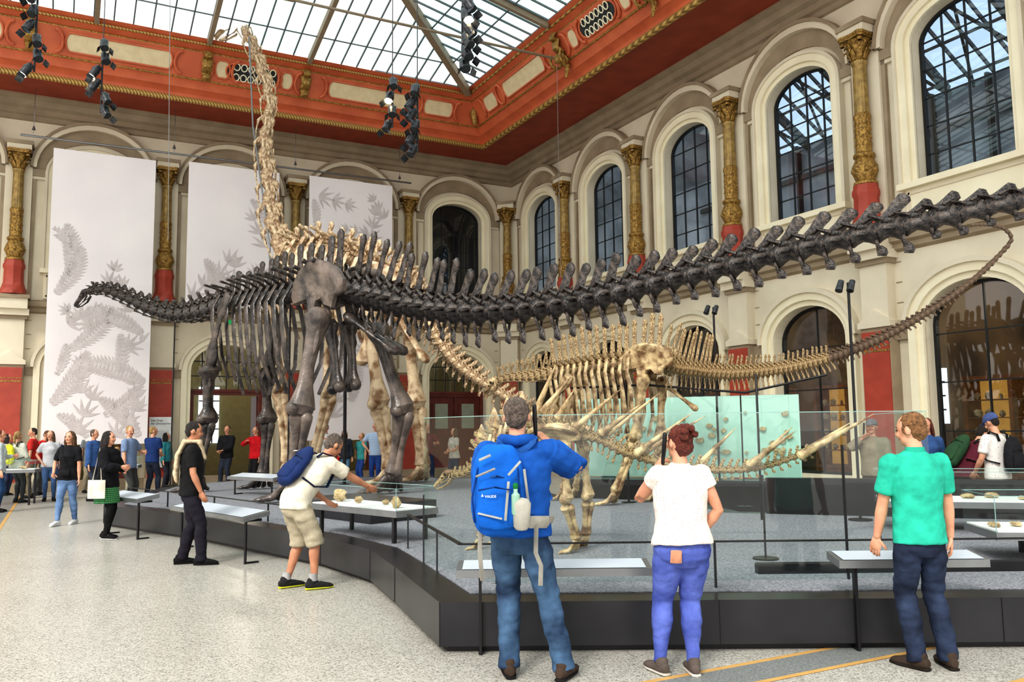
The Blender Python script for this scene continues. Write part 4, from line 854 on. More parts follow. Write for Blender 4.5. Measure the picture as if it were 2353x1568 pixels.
for k in range(16): g.bar((25.9,-4+2*k,6),(25.9,-4+2*k,12.8),.3,.1)
for z in (7.5,9.5,11.5): g.bar((25.9,-4,z),(25.9,30,z),.1,.2)
trimobj(g,M_dark,False)
def sweepL(g,prof,mi=None,x0=-9,y1=1.0):
    g.M=RM;vs=[]
    for d,z in prof: vs+=[(x0,YB-d,z),(XR-d,YB-d,z),(XR-d,y1,z)]
    fs=[]
    for i in range(len(prof)-1): a=i*3;fs+=[(a,a+1,a+4,a+3),(a+1,a+2,a+5,a+4)]
    g.add(vs,fs,mi)
g=G();sweepL(g,[(0,4.95),(.1,5.0),(.1,5.1),(.2,5.14),(.2,5.28),(0,5.34)]);trimobj(g,M_taupe)
g=G();sweepL(g,[(0,10.45),(.06,10.48),(.06,10.6),(.14,10.64),(.14,10.78),(.26,10.84),(.3,10.98),(.45,11.05),(.45,11.12)]);trimobj(g,M_taupe)
g=G();sweepL(g,[(.0,.0),(.04,.0),(.04,.28),(0,.3)]);struct(g.obj('baseboard_hall',M_taupe))
D1=2.25;PA=(D1+.45,11.47);PB=(D1+.78,12.10);DE=D1+1.05
g=G();sweepL(g,[(.4,11.1),(D1-.1,11.1),(D1-.1,10.96),(D1+.06,10.96)],0);sweepL(g,[(D1+.06,10.96),(D1+.06,11.12),(D1+.12,11.18),(D1+.26,11.22),(D1+.32,11.36),(D1+.38,11.42),PA],1)
sweepL(g,[PA,PB],1);sweepL(g,[PB,(D1+.74,12.13),(D1+.82,12.2),(D1+.92,12.24),(D1+.92,12.32),(DE,12.41)],1)
struct(g.obj('ceiling',[M_soff,M_terra]))
def tubeL(d,z,r,m):
    g=G();n=8;pr=[(d+r*math.cos(2*math.pi*k/n),z+r*math.sin(2*math.pi*k/n)) for k in range(n+1)];sweepL(g,pr);return trimobj(g,m)
M_rope=mat('gilded_rope',srgb(186,150,80),.45,.4)
nt=M_rope.node_tree;w=nt.nodes.new('ShaderNodeTexWave');w.inputs['Scale'].default_value=5.5;w.bands_direction='DIAGONAL';tc=nt.nodes.new('ShaderNodeTexCoord');nt.links.new(tc.outputs['Object'],w.inputs[0])
rp=nt.nodes.new('ShaderNodeValToRGB');rp.color_ramp.elements[0].color=(*srgb(120,90,48),1);rp.color_ramp.elements[1].color=(*srgb(204,170,100),1);nt.links.new(w.outputs[1],rp.inputs[0]);nt.links.new(rp.outputs[0],nt.nodes['Principled BSDF'].inputs['Base Color'])
tubeL(D1,10.97,.085,M_rope);tubeL(PA[0]-.04,PA[1]-.02,.03,M_gold);tubeL(PB[0]-.02,PB[1]+.02,.03,M_gold);tubeL(D1+.94,12.28,.035,M_rope)
def cove(side,u,v,off=0):
    d=PA[0]+(PB[0]-PA[0])*v;z=PA[1]+(PB[1]-PA[1])*v;nx,nz=(.88,-.475)
    d+=off*nx;z+=off*nz
    return RM@(V((u,YB-d,z)) if side=='b' else V((XR-d,u,z)))
M_pan=mat('cove_panel',srgb(218,202,166),.7,c2=srgb(208,190,154))
def panel(side,u,w,vent=False):
    g=G();n=10;pts=[];hh=.34
    for k in range(n+1): a=-math.pi/2+math.pi*k/n;pts.append((w/2-.12+(.12*math.cos(a) if not vent else .3*math.cos(a)),.5+hh*math.sin(a)))
    for k in range(n+1): a=math.pi/2+math.pi*k/n;pts.append((-w/2+.12+(.12*math.cos(a) if not vent else .3*math.cos(a)),.5+hh*math.sin(a)))
    g.add([cove(side,u+a,b,.02) for a,b in pts],[tuple(range(len(pts)))],0)
    g.loft([cove(side,u+a,b,.03) for a,b in pts+[pts[0],pts[1]]],[.028]*(len(pts)+2),side=(0,0,1),n=6,mi=1)
    if vent:
        for row in(.3,.7):
            k=-w/2+.1
            while k<w/2:
                P=[cove(side,u+k+.085*math.cos(t*.785),row+.14*math.sin(t*.785),.05) for t in range(9)];g.loft(P,[.018]*9,side=(0,0,1),n=5,mi=2);k+=.2
    trimobj(g,[M_intd if vent else M_pan,M_terra,M_cream])
    if not vent:
        g=G()
        for s in(-1,1):
            P=[cove(side,u+s*(w/2+.22)+s*(-.16)*math.cos(t*.4),.5+.4*math.sin(t*.4),.04) for t in range(-4,5)];g.loft(P,[.045]*9,side=(0,0,1),n=6)
        trimobj(g,M_terra)
def console(side,u):
    g=G()
    for w_,a,b in((.12,0,.25),(.15,.3,.8),(.12,.8,1.05)):
        g.loft([cove(side,u,a,.04),cove(side,u,(a+b)/2,.12+.05*b),cove(side,u,b,.06)],[(w_,.06),(w_*.9,.08),(w_*1.1,.06)],side=tuple(cove(side,u+1,0)-cove(side,u,0)),n=10)
    meta(g.obj('bracket',M_gold),'gilded scroll console on the terracotta cornice','ornament','gilded cornice consoles')
panel('b',4.5,1.2,True);panel('r',16.9,1.2,True)
for u in(3.2,5.95,-1.1): console('b',u)
for u in(18.7,14.9,11.1): console('r',u)
for u,w_ in((7.9,2.5),(10.2,1.0),(1.0,2.6),(-2.6,1.8),(3.62,.4),(5.42,.35)): panel('b',u,w_)
for u,w_ in((20.8,2.4),(22.9,.8),(13.0,2.3),(18.05,.4),(15.75,.4),(9,2.4)): panel('r',u,w_)
g=G();c=cove('b',XR-D1-.6,.5,.05);g.loft([c+V((0,0,.35)),c+V((-.05,-.1,0)),c+V((0,0,-.32))],[(.13,.08),(.11,.09),(.08,.06)],n=10);meta(g.obj('bracket',M_gold),'gilded scroll console at the corner of the cornice','ornament','gilded cornice consoles')
# skylight
def zz(d): return 12.42+(d-DE)*.235
M_skyg=mat('milky_skylight_glass',(.3,.33,.33),.3,em=1.12)
nt=M_skyg.node_tree;b=nt.nodes['Principled BSDF'];tc=nt.nodes.new('ShaderNodeTexCoord');no=nt.nodes.new('ShaderNodeTexNoise');no.inputs['Scale'].default_value=.4;no.inputs['Detail'].default_value=1;nt.links.new(tc.outputs['Object'],no.inputs[0])
rp=nt.nodes.new('ShaderNodeValToRGB');rp.color_ramp.elements[0].position=.38;rp.color_ramp.elements[1].position=.58;rp.color_ramp.elements[0].color=(.52,.72,.73,1);rp.color_ramp.elements[1].color=(.80,.88,.87,1);nt.links.new(no.outputs[0],rp.inputs[0]);nt.links.new(rp.outputs[0],b.inputs['Emission Color'])
g=G();sweepL(g,[(DE-.02,zz(DE)+.04),(13,zz(13)+.04)],x0=-9,y1=-6);wn[0]+=1;struct(g.obj('window_%d'%wn[0],M_skyg,smooth=False))
g=G();g.M=RM;x=-8.6
while x<XR-DE-.1:
    de=min(12,XR-x);g.bar((x,YB-DE,zz(DE)),(x,YB-de,zz(de)),.035,.05) if de>DE+.2 else None;x+=.47
y=YB-DE-.4
while y>1:
    de=min(12,YB-y);g.bar((XR-DE,y,zz(DE)),(XR-de,y,zz(de)),.035,.05) if de>DE+.2 else None;y-=.47
trimobj(g,M_bar2,False)
for d in(4.3,5.5,6.7,7.9,9.1):
    g=G();t=.03;sweepL(g,[(d-t/2,zz(d)-.01),(d-t/2,zz(d)-.04),(d+t/2,zz(d)-.04),(d+t/2,zz(d)-.01)],y1=-4);trimobj(g,M_bar2,False)
g=G();g.M=RM
for x in(.4,3.2,5.98,-2.4,-5.2): g.bar((x,YB-DE+.05,zz(DE)-.08),(x,YB-11,zz(11)-.08),.12,.2)
for y in(18.7,14.9,11.1,7.3): g.bar((XR-DE+.05,y,zz(DE)-.08),(XR-11,y,zz(11)-.08),.12,.2)
g.bar((XR-DE+.05,YB-DE+.05,zz(DE)-.1),(XR-11,YB-11,zz(11)-.1),.2,.28)
trimobj(g,M_bar,False)
# columns
def column():
    root=empty('column',(0,0,0),'gilded column with leafy capital on a red pedestal','column','gilded wall columns')
    g=G();g.lathe([(.33,5.42),(.33,5.55),(.29,5.6),(.25,5.75),(.24,6.1),(.27,6.16),(.27,6.24),(.24,6.3),(.24,6.36)],n=8);g.obj('pedestal',M_red,root)
    g=G();g.lathe([(.19,6.34),(.23,6.37),(.23,6.42),(.18,6.46),(.2,6.5),(.235,6.6),(.235,6.75),(.19,6.86),(.17,6.9),(.21,6.94),(.21,6.99),(.16,7.03),(.15,7.1)],n=32,mod=lambda t,z:.05*math.sin(8*t+z*20)*math.sin(z*30) if 6.5<z<6.86 else 0)
    for k in range(8):
        a=k*math.pi/4;g.ell((.215*math.cos(a),.215*math.sin(a),6.66),(.05,.05,.07),n=8)
    g.obj('drum',M_gold,root)
    g=G();g.lathe([(.15,7.08),(.148,7.7),(.165,7.74),(.165,7.8),(.145,7.84)],n=40,mod=lambda t,z:.04*math.sin(10*t+z*9))
    for zz_ in(7.2,7.35,7.5,7.62):
        for k in range(8): a=k*math.pi/4+zz_*5;g.ell((.145*math.cos(a),.145*math.sin(a),zz_),(.025,.025,.045),n=6)
    g.obj('ornate_shaft',M_gold,root)
    g=G();g.lathe([(.14,7.83),(.128,8.85),(.15,8.88),(.15,8.93),(.13,8.95)],n=48,mod=lambda t,z:.03*math.cos(16*t));g.obj('fluted_shaft',M_goldp,root)
    g=G();g.lathe([(.125,8.93),(.13,9.0),(.15,9.2),(.21,9.33),(.24,9.36)],n=24)
    for ring,(z0,rr,n_) in enumerate(((8.96,.14,8),(9.1,.15,8))):
        for k in range(n_):
            a=2*math.pi*(k+.5*ring)/n_;c,s_=math.cos(a),math.sin(a);P=[(c*r_,s_*r_,z0+z_) for r_,z_ in((rr,0),(rr+.035,.1),(rr+.085,.19),(rr+.13,.18),(rr+.13,.14))];g.loft(P,[(.05,.014),(.055,.016),(.045,.016),(.03,.014),(.015,.01)],side=(-s_,c,0),n=8)
    for k in range(4):
        a=math.pi/4+k*math.pi/2
        for r_ in(.05,.033): g.lathe([(r_,-.03),(r_,.03)],n=12,c=(.3*math.cos(a),.3*math.sin(a),9.31))
    pts=[]
    for k in range(4):
        a=math.pi/4+k*math.pi/2
        for o_,r_ in((-.13,.36),(.13,.36)): pts.append((r_*math.cos(a+o_),r_*math.sin(a+o_)))
        pts.append((.245*math.cos(a+math.pi/4),.245*math.sin(a+math.pi/4)))
    g.prism(pts,9.37,9.42);g.prism([(x*1.06,y*1.06) for x,y in pts],9.42,9.47);g.obj('capital',M_gold,root)
    return root
c0=column();first=True
for M in [FB(u)@T(0,-.3) for u in BC]+[FR(u)@T(0,-.3) for u in RC]+[RM@T(13.9,26.56)]:
    if first: c0.matrix_basis=M;first=False
    else: dup(c0,M)
# floor
g=G();g.M=RM;g.add([(-25,-12,0),(XR,-12,0),(XR,YB,0),(-25,YB,0)],[(0,1,2,3)])
M_ter=mat('terrazzo',srgb(184,178,166),.28,spec=.45)
nt=M_ter.node_tree;tc=nt.nodes.new('ShaderNodeTexCoord');v=nt.nodes.new('ShaderNodeTexVoronoi');v.inputs['Scale'].default_value=105;nt.links.new(tc.outputs['Object'],v.inputs['Vector'])
rp=nt.nodes.new('ShaderNodeValToRGB');e=rp.color_ramp.elements;e[0].color=(*srgb(128,126,117),1);e[1].color=(*srgb(208,205,196),1);e[0].position=.05;e[1].position=.95;e2=e.new(.35);e2.color=(*srgb(182,179,170),1)
sp=nt.nodes.new('ShaderNodeSeparateColor');nt.links.new(v.outputs['Color'],sp.inputs[0]);nt.links.new(sp.outputs[0],rp.inputs[0])
n3=nt.nodes.new('ShaderNodeTexNoise');n3.inputs['Scale'].default_value=.7;nt.links.new(tc.outputs['Object'],n3.inputs[0]);mx=nt.nodes.new('ShaderNodeMixRGB');mx.blend_type='MULTIPLY';mx.inputs[0].default_value=.22;nt.links.new(rp.outputs[0],mx.inputs[1]);nt.links.new(n3.outputs[0],mx.inputs[2]);nt.links.new(mx.outputs[0],nt.nodes['Principled BSDF'].inputs['Base Color'])
struct(g.obj('floor',M_ter,smooth=False))
M_yel=mat('ochre_inlay',srgb(208,164,98),.4);M_gry=mat('dark_terrazzo',srgb(140,143,140),.4,c2=srgb(108,112,112),sc=60)
def strip(x0,x1,y0,y1,m,z=.003):
    g=G();g.M=RM;g.add([(x0,y0,z),(x1,y0,z),(x1,y1,z),(x0,y1,z)],[(0,1,2,3)]);trimobj(g,m,False)
strip(-.95,14,4.21,4.52,M_gry);strip(-.95,14,4.16,4.21,M_yel);strip(-.95,14,4.52,4.57,M_yel);strip(2,14,3.37,3.42,M_yel)
strip(-.92,-.86,4.6,26.5,M_yel);strip(-1.5,-.92,4.6,26.5,M_gry);strip(-1.56,-1.5,4.6,26.5,M_yel)
# ------------------------------------------------------------ platform
PL=[(-.55,6.33),(9.6,6.2),(8.3,10.7),(3.3,12.6),(2.95,14.5),(.9,15.7),(-.5,21.8),(-4,23),(-7.3,22),(-8.0,19.5),(-7.15,15.0),(-4.64,12.76),(-2.3,10.25),(-1.52,9.1),(-1.1,7.95)]
def inset(k,P=PL):
    out=[];n=len(P)
    for i in range(n):
        a=V(P[i-1]);b=V(P[i]);c=V(P[(i+1)%n]);d1=(b-a).normalized();d2=(c-b).normalized();n1=V((-d1.y,d1.x));n2=V((-d2.y,d2.x));nn=(n1+n2);nn=nn/max(.3,nn.length_squared)*2
        out.append(tuple(b+nn*k))
    return out
root=empty('display_platform',(0,10,0),'low angular dark steel plinth topped with grey gravel','platform')
g=G();g.prism(inset(.07),0,.06);g.obj('recessed_base',M_black,root,False,world=True)
g=G();g.prism(PL,.05,.362);g.obj('cladding',M_plin,root,False,world=True)
g=G();g.prism(inset(.30),.36,.37);g.obj('gravel_bed',M_gravel,root,False,world=True)
g=G()
for i in range(len(PL)):
    a=V((*PL[i],0));b_=V((*PL[(i+1)%len(PL)],0));L=(b_-a).length;n=int(L/1.9);d=(b_-a).normalized();nn=V((d.y,-d.x,0))*.002
    for k in range(n+1):
        p=a+(b_-a)*(k/max(n,1))+nn;g.bar(p+V((0,0,.05)),p+V((0,0,.362)),.006,.006)
g.obj('panel_joint',M_black,root,False,world=True)
def railing(pts,zt,label,posts,z0=.37):
    root=empty('railing',(pts[0][0],pts[0][1],z0),label,'railing')
    for a,b_ in zip(pts,pts[1:]):
        g=G();g.bar((*a,zt),(*b_,zt),.035,.012);g.obj('rail',M_black,root,False,world=True)
    for p in posts:
        g=G();g.bar((p[0],p[1],z0),(p[0],p[1],zt),.012,.04);g.obj('post',M_black,root,False,world=True)
railing([(-1.12,9.1),(-.42,6.75),(1.56,6.74),(3.4,6.72),(8.5,6.7)],.72,'thin black steel rail around the gravel bed',[(-1.12,9.1),(-.68,7.6),(1.56,6.74),(4.3,6.72),(6.5,6.7)])
railing([(-7.0,15.6),(-4.6,13.2),(-2.6,11.0)],.62,'thin black steel rail beside the info desks',[(-7.0,15.6),(-5.8,14.4),(-4.6,13.2),(-3.4,11.9)])
GP=[(-.95,9.6),(-.85,8.1),(-.15,7.0),(1.4,7.0),(2.7,7.02),(3.5,7.2),(3.9,9.2)]
for a,b_ in zip(GP,GP[1:]):
    root=empty('glass_barrier',(a[0],a[1],.37),'frameless clear glass barrier panel on the platform','glass barrier','glass barrier panels')
    A=V((*a,0));B_=V((*b_,0));t=(B_-A)*.01
    g=G();g.bar(A+t+V((0,0,1.05)),B_-t+V((0,0,1.05)),.01,1.34);g.obj('glass_pane',M_glass,root,False,world=True)
    g=G();g.bar(A+t+V((0,0,1.722)),B_-t+V((0,0,1.722)),.012,.006);g.obj('glass_edge',M_gedge,root,False,world=True)
    g=G();g.bar(B_+V((0,0,.37)),B_+V((0,0,1.0 if b_[0]!=2.7 else 1.45)),.012,.03);g.obj('post',M_black,root,False,world=True)
g=G();g.loft([(3.28,11.41,.37),(3.28,11.41,2.3)],[.016,.016],n=8);meta(g.obj('support_rod',M_black),'tall black steel rod standing on the platform','rod')
g=G();g.box(2.05,4.9,7.3,7.4,.37,.45);g.loft([(2.05,7.35,.44),(4.9,7.35,.44)],[.02,.02],n=8);meta(g.obj('floor_bar',M_black),'low black metal bar lying on gravel','bar')
def desk(a,b_,z,dep,label,legs,z0=0,tilt=.03):
    A=V((*a,z));B_=V((*b_,z));d=(B_-A).normalized();n=V((-d.y,d.x,0))
    root=empty('info_desk',(a[0],a[1],z0),label,'information desk')
    g=G();q=[A-n*dep/2+V((0,0,-tilt)),B_-n*dep/2+V((0,0,-tilt)),B_+n*dep/2+V((0,0,tilt)),A+n*dep/2+V((0,0,tilt))];lo=V((0,0,-.055))
    g.add(q+[p+lo for p in q],[(0,1,2,3),(7,6,5,4),(0,4,5,1),(1,5,6,2),(2,6,7,3),(3,7,4,0)]);g.obj('tray',M_steel,root,False,world=True)
    g=G();c=sum(q,V((0,0,0)))/4;qq=[c+(p-c)*.94+V((0,0,.004)) for p in q];g.add(qq,[(0,1,2,3)]);g.obj('info_board',M_desk,root,False,world=True)
    for k in legs:
        p=A.lerp(B_,k)-n*dep*.25
        g=G();g.bar(V((p.x,p.y,z0)),V((p.x,p.y,z-.07)),.02,.05);g.bar(V((p.x,p.y,z-.08)),V((p.x,p.y,z-.08))+n*dep*.6,.02,.03);g.bar(V((p.x,p.y,z0+.012)),V((p.x,p.y,z0+.012))+n*dep*.5,.03,.02);g.obj('leg',M_black,root,False,world=True)
desk((-.42,6.36),(.99,6.36),.62,.26,'long slanted information desk on thin black legs',(.12,),0,.015)
desk((2.33,6.34),(3.4,6.32),.66,.26,'slanted information desk on black legs beside the boy',(.12,),0,.015)
desk((-4.75,12.3),(-3.15,10.55),.60,.34,'slanted information desk along the platform edge',(.1,.95))
desk((-6.55,14.0),(-5.55,13.05),.64,.34,'short information desk along the platform edge',(.1,.9))
desk((-5.6,17.2),(-4.4,16.2),.75,.34,'information desk among the skeleton legs',(.1,.9),.37)
def fossil(x,y,z,s,label,grp,seed,flat=.4):
    rs=random.Random(seed);g=G();g.ell((x,y,z+s*flat*.5),(s*.5,s*.4*rs.uniform(.6,1),s*flat*.5),Rz(rs.uniform(0,3)).to_3x3(),10)
    g.v=[V((p.x+rs.uniform(-.1,.1)*s,p.y+rs.uniform(-.1,.1)*s,max(z,p.z+rs.uniform(-.06,.06)*s))) for p in g.v]
    return meta(g.obj('fossil',M_foss),label,'fossil',grp)
def vitrine(a,b_,z,dep,hh,label,z0,legs,grp,n,seed,big=.2,fl=.35):
    A=V((*a,z));B_=V((*b_,z));d=(B_-A).normalized();nn=V((-d.y,d.x,0));L=(B_-A).length
    root=empty('display_case',(a[0],a[1],z0),label,'display case')
    M=Matrix((d,nn,V((0,0,1)))).transposed().to_4x4();M=T(*A)@M
    g=G();g.M=M;g.box(0,L,0,dep,-.07,0);g.obj('table_top',M_steel,root,False,world=True)
    g=G();g.M=M;g.box(.02,L-.02,.02,dep-.02,.0,.012);g.obj('case_floor',M_white,root,False,world=True)
    g=G();g.M=M
    for q in(((0,0,0),(L,0,0),(L,0,hh),(0,0,hh)),((0,dep,0),(L,dep,0),(L,dep,hh),(0,dep,hh)),((0,0,0),(0,dep,0),(0,dep,hh),(0,0,hh)),((L,0,0),(L,dep,0),(L,dep,hh),(L,0,hh)),((0,0,hh),(L,0,hh),(L,dep,hh),(0,dep,hh))): g.add(q,[(0,1,2,3)])
    g.obj('glass_cover',M_glass,root,False,world=True)
    g=G();g.M=M
    for p,q in(((0,0,hh),(L,0,hh)),((0,dep,hh),(L,dep,hh)),((0,0,hh),(0,dep,hh)),((L,0,hh),(L,dep,hh)),((0,0,0),(0,0,hh)),((L,0,0),(L,0,hh))): g.bar(p,q,.006,.006)
    g.obj('glass_edge',M_gedge,root,False,world=True)
    for k in legs:
        for yy in(.08,dep-.08):
            g=G();g.M=M;g.box(L*k-.02,L*k+.02,yy-.02,yy+.02,z0-z,-.07);g.obj('leg',M_black,root,False,world=True)
    for k in range(n):
        rs=random.Random(seed+k);p=M@V((L*(k+.5)/n,dep*rs.uniform(.25,.75),.013));fossil(p.x,p.y,p.z,rs.uniform(.08,big),'beige fossil bone block inside glass case',grp,seed+k,fl)
vitrine((-2.5,10.55),(-1.28,9.35),.73,.6,.24,'glass display case with fossil blocks on black legs',.37,(.08,.92),'fossils in the small glass case',4,40,.2,.8)
vitrine((4.3,7.7),(6.2,7.4),.64,.8,.32,'glass display table with fossils on pale base',.37,(.25,.6,.95),'fossils in the wide glass case',9,60,.17)
vitrine((4.3,10.0),(7.5,9.1),.72,.8,.34,'long glass display table with fossil rows',.37,(.1,.5,.9),'fossils in the long glass case',12,80,.17)
g=G();g.bar((3.6,12.25,.62),(8.0,10.6,.62),.16,.5);meta(g.obj('low_partition',M_black),'low black partition at the back edge of the platform','partition')
g=G();g.prism([(-3.3,12.9),(-1.9,11.4),(-1.1,12.2),(-2.5,13.6)],.37,.62);meta(g.obj('skeleton_plinth',M_plin),'dark steel block standing on the gravel bed','plinth')
root=empty('display_wall',(3.5,15.6,0),'illuminated mint green wall displaying mounted fossils','display case')
a=V((1.2,16.5,0));b_=V((5.05,15.0,0));d=(b_-a).normalized();nn=V((d.y,-d.x,0))
g=G();g.bar(a+V((0,0,1.42)),b_+V((0,0,1.42)),.08,1.46);g.obj('backboard',M_mint,root,False,world=True)
g=G();g.bar(a+nn*.35+V((0,0,.62)),b_+nn*.35+V((0,0,.62)),.7,.1);g.bar(a+nn*.2+V((0,0,.3)),b_+nn*.2+V((0,0,.3)),.3,.6);g.obj('counter',M_plin,root,False,world=True)
g=G();g.bar(a+nn*.5+V((0,0,1.42)),b_+nn*.5+V((0,0,1.42)),.01,1.46);g.obj('glass_pane',M_glass,root,False,world=True)
for k in range(34):
    rs=random.Random(100+k);u=.30+.67*rs.random();p=a+(b_-a)*u+nn*.06;z=rs.uniform(.95,1.95);s=rs.uniform(.035,.10)
    g=G();B=Matrix((d,nn,V((0,0,1)))).transposed();pts=[(s*rs.uniform(.6,1)*math.cos(t),s*.8*rs.uniform(.5,1)*math.sin(t)) for t in[i*.785 for i in range(8)]]
    F=[p+B@V((x,.0,y)) for x,y in pts]+[p+B@V((x*.9,.04,y*.9)) for x,y in pts]
    F=[q+V((0,0,z)) for q in F];g.add(F,[tuple(range(8)),tuple(range(8,16))]+[(i,(i+1)%8,8+(i+1)%8,8+i) for i in range(8)])
    meta(g.obj('fossil',M_foss,smooth=False),'small beige fossil slab mounted on mint board','fossil','fossils on the mint wall')
M_amber=mat('lit_amber_shelf',srgb(200,156,84),.5,c2=srgb(140,98,52),sc=4,em=.3,emc=srgb(236,176,84));M_cabw=mat('cabinet_oak',srgb(128,78,38),.5,c2=srgb(98,58,28),sc=5)
for ci,u in enumerate((9.4,13.24,17.1)):
    M=FR(u)@T(0,1.6,0)
    root=empty('cabinet',(0,0,0),'oak glass cabinet with lit shelves of specimens','cabinet','lit specimen cabinets');root.matrix_basis=M
    g=G()
    for x in(-1.4,-.47,.47,1.4): g.box(x-.04,x+.04,0,.5,0,2.5)
    for z in(.02,.6,2.45): g.box(-1.44,1.44,-.02,.52,z,z+.08)
    g.box(-1.4,1.4,.02,.48,.06,.6);g.obj('frame',M_cabw,root,False)
    g=G();g.box(-1.4,1.4,.46,.5,.68,2.45);g.obj('back_panel',M_amber,root,False)
    for z in(1.0,1.35,1.7,2.05):
        g=G();g.box(-1.38,1.38,.05,.46,z,z+.02);g.obj('shelf',M_cabw,root,False)
        for k in range(11):
            p=M@V((-1.27+k*.25,.2,z+.02))
            if ci<2: fossil(p.x,p.y,p.z,random.Random(int(z*100)+k).uniform(.12,.2),'dark specimen on a lit cabinet shelf','specimens in the oak cabinets',int(z*100)+k,.9)
# banners
def banner(x0,x1,zt,zb,fr):
    g=G();nx,nz=24,30
    def Y(u): return YB-1.0+.006*math.sin(u*3)
    vs=[(x0+(x1-x0)*i/nx,Y(x0+(x1-x0)*i/nx),zb+(zt-zb)*j/nz) for j in range(nz+1) for i in range(nx+1)]
    g.M=RM;g.add(vs,[(j*(nx+1)+i,j*(nx+1)+i+1,(j+1)*(nx+1)+i+1,(j+1)*(nx+1)+i) for j in range(nz) for i in range(nx)],0)
    def leafm(cx,cz,a,L,w):
        pts=[(0,0),(.15,.3),(.35,.5),(.6,.4),(1,0),(.6,-.4),(.35,-.5),(.15,-.3)];P=[]
        for u,v in pts:
            X=cx+L*u*math.cos(a)-w*v*math.sin(a);Z=cz+L*u*math.sin(a)+w*v*math.cos(a)
            if not(x0+.01<X<x1-.01 and zb+.01<Z<zt-.01): return
            P.append((X,Y(X)-.008,Z))
        g.add(P,[tuple(range(8))],1)
    for kind,cx,cz,a,L in fr:
        if kind=='f':
            N=int(L/.10)
            for k in range(N):
                t=k/N;px_=cx+L*t*math.cos(a+.25*t);pz_=cz+L*t*math.sin(a+.25*t);l=.38*math.sin(math.pi*(.15+.8*t))*L/1.6
                for s in(-1,1): leafm(px_,pz_,a+.25*t+s*.85,l,.085)
                leafm(px_,pz_,a+.25*t,.12,.02)
        else:
            for q in range(3):
                ox=cx+L*.55*q*math.cos(a);oz=cz+L*.55*q*math.sin(a);LL=L*(.75-.12*q)
                leafm(ox,oz,a,L*.6,.02)
                for k in range(5): leafm(ox,oz,a+(k-2)*.5,LL*(1-.1*abs(k-2)),.085)
    o=g.obj('banner',[M_ban,M_leaf],smooth=False,norm=False);meta(o,'tall white fabric banner with grey leaf print','banner','white leaf banners')
banner(-.50,2.12,9.47,1.3,[('f',-.3,5.4,.9,1.5),('f',.2,6.6,2.2,1.0),('f',.0,5.9,1.4,1.5),('p',.9,5.4,1.3,.7),('f',1.9,4.4,2.5,1.6),('f',.1,3.9,.6,1.6),('p',1.5,4.0,.4,.7),('f',2.0,3.0,2.6,1.8),('f',-.3,2.4,.8,1.7),('f',1.0,2.1,.5,1.3),('p',.3,1.6,1.2,.9),('f',1.9,1.5,2.1,1.5),('p',1.6,5.0,1.9,.7),('p',.6,4.6,2.6,.6),('p',1.9,2.2,1.8,.7),('f',-.2,3.2,1.1,.9),('f',1.3,3.2,1.3,1.2),('p',1.3,1.5,1.0,.8),('p',.0,4.6,.5,.7),('p',.4,2.7,1.6,.7),('f',.6,1.5,2.2,1.0)])
banner(3.02,5.66,9.57,5.3,[('p',3.6,5.7,1.0,1.0),('p',4.8,5.8,.9,1.0),('p',5.3,7.2,2.0,.8),('f',4.0,5.5,1.7,1.3),('p',4.3,5.4,1.5,1.0),('f',5.3,7.9,1.9,.9),('p',5.4,5.5,2.0,.8),('p',3.2,5.5,.9,.8)])
banner(6.60,9.35,9.62,1.3,[('p',6.9,9.0,-.2,.8),('p',8.6,7.7,1.4,.8),('p',9.1,8.5,2.2,.6),('p',9.1,6.6,2.2,.8),('f',6.8,8.0,1.4,.9),('p',7.3,4.0,1.3,.9),('f',8.0,2.5,1.3,1.6),('p',8.6,3.6,1.9,.9),('p',8.5,7.9,-1.4,.6),('p',8.5,7.9,3.0,.6),('p',7.4,2.0,1.3,.9)])
g=G();g.M=RM;g.loft([(-1.3,YB-1,9.72),(10.0,YB-1,9.80)],[.03,.03],side=(0,0,1),n=8);o=meta(g.obj('banner_rail',M_steel),'long horizontal metal rail carrying the banners','rail')
for x in(-1.0,2.6,6.15,9.6):
    g=G();g.M=RM;g.loft([(x,YB-1,9.8),(x,YB-1,11.1)],[.008,.008],n=6);g.lathe([(.05,0),(.01,.12)],n=10,c=(x,YB-1,9.9));g.obj('hanger',M_steel,o)
for u,lab in((2.51,1),(6.36,0)):
    g=G();g.M=FB(u);g.box(-.3,.3,-.42,-.40,.6,2.05 if lab else 1.9);o=meta(g.obj('information_sign',M_white,smooth=False),'white information sign with grey lettering on pilaster','sign')
    if lab: textmesh('sign_text','Die Welt\nder Dinosaurier',.085,fab(70,80,100),FB(u)@T(-.26,-.425,1.92)@Rx(math.pi/2),o)
    g=G();g.M=FB(u);g.add([(-.26,-.422,.8),(.24,-.422,.8),(.24,-.422,1.66),(-.26,-.422,1.66)],[(0,1,2,3)])
    g.obj('small_print',bands('small_print',srgb(236,238,238),[('Z',26,.6,srgb(150,156,160),.8)]),o,False)
g=G();g.M=FB(4.43);g.box(-.13,.13,-.12,-.06,4.9,5.02);meta(g.obj('exit_sign',mat('green_sign',srgb(20,140,80),.4,em=.5,emc=srgb(20,150,80)),smooth=False),'small green illuminated emergency exit sign','sign')
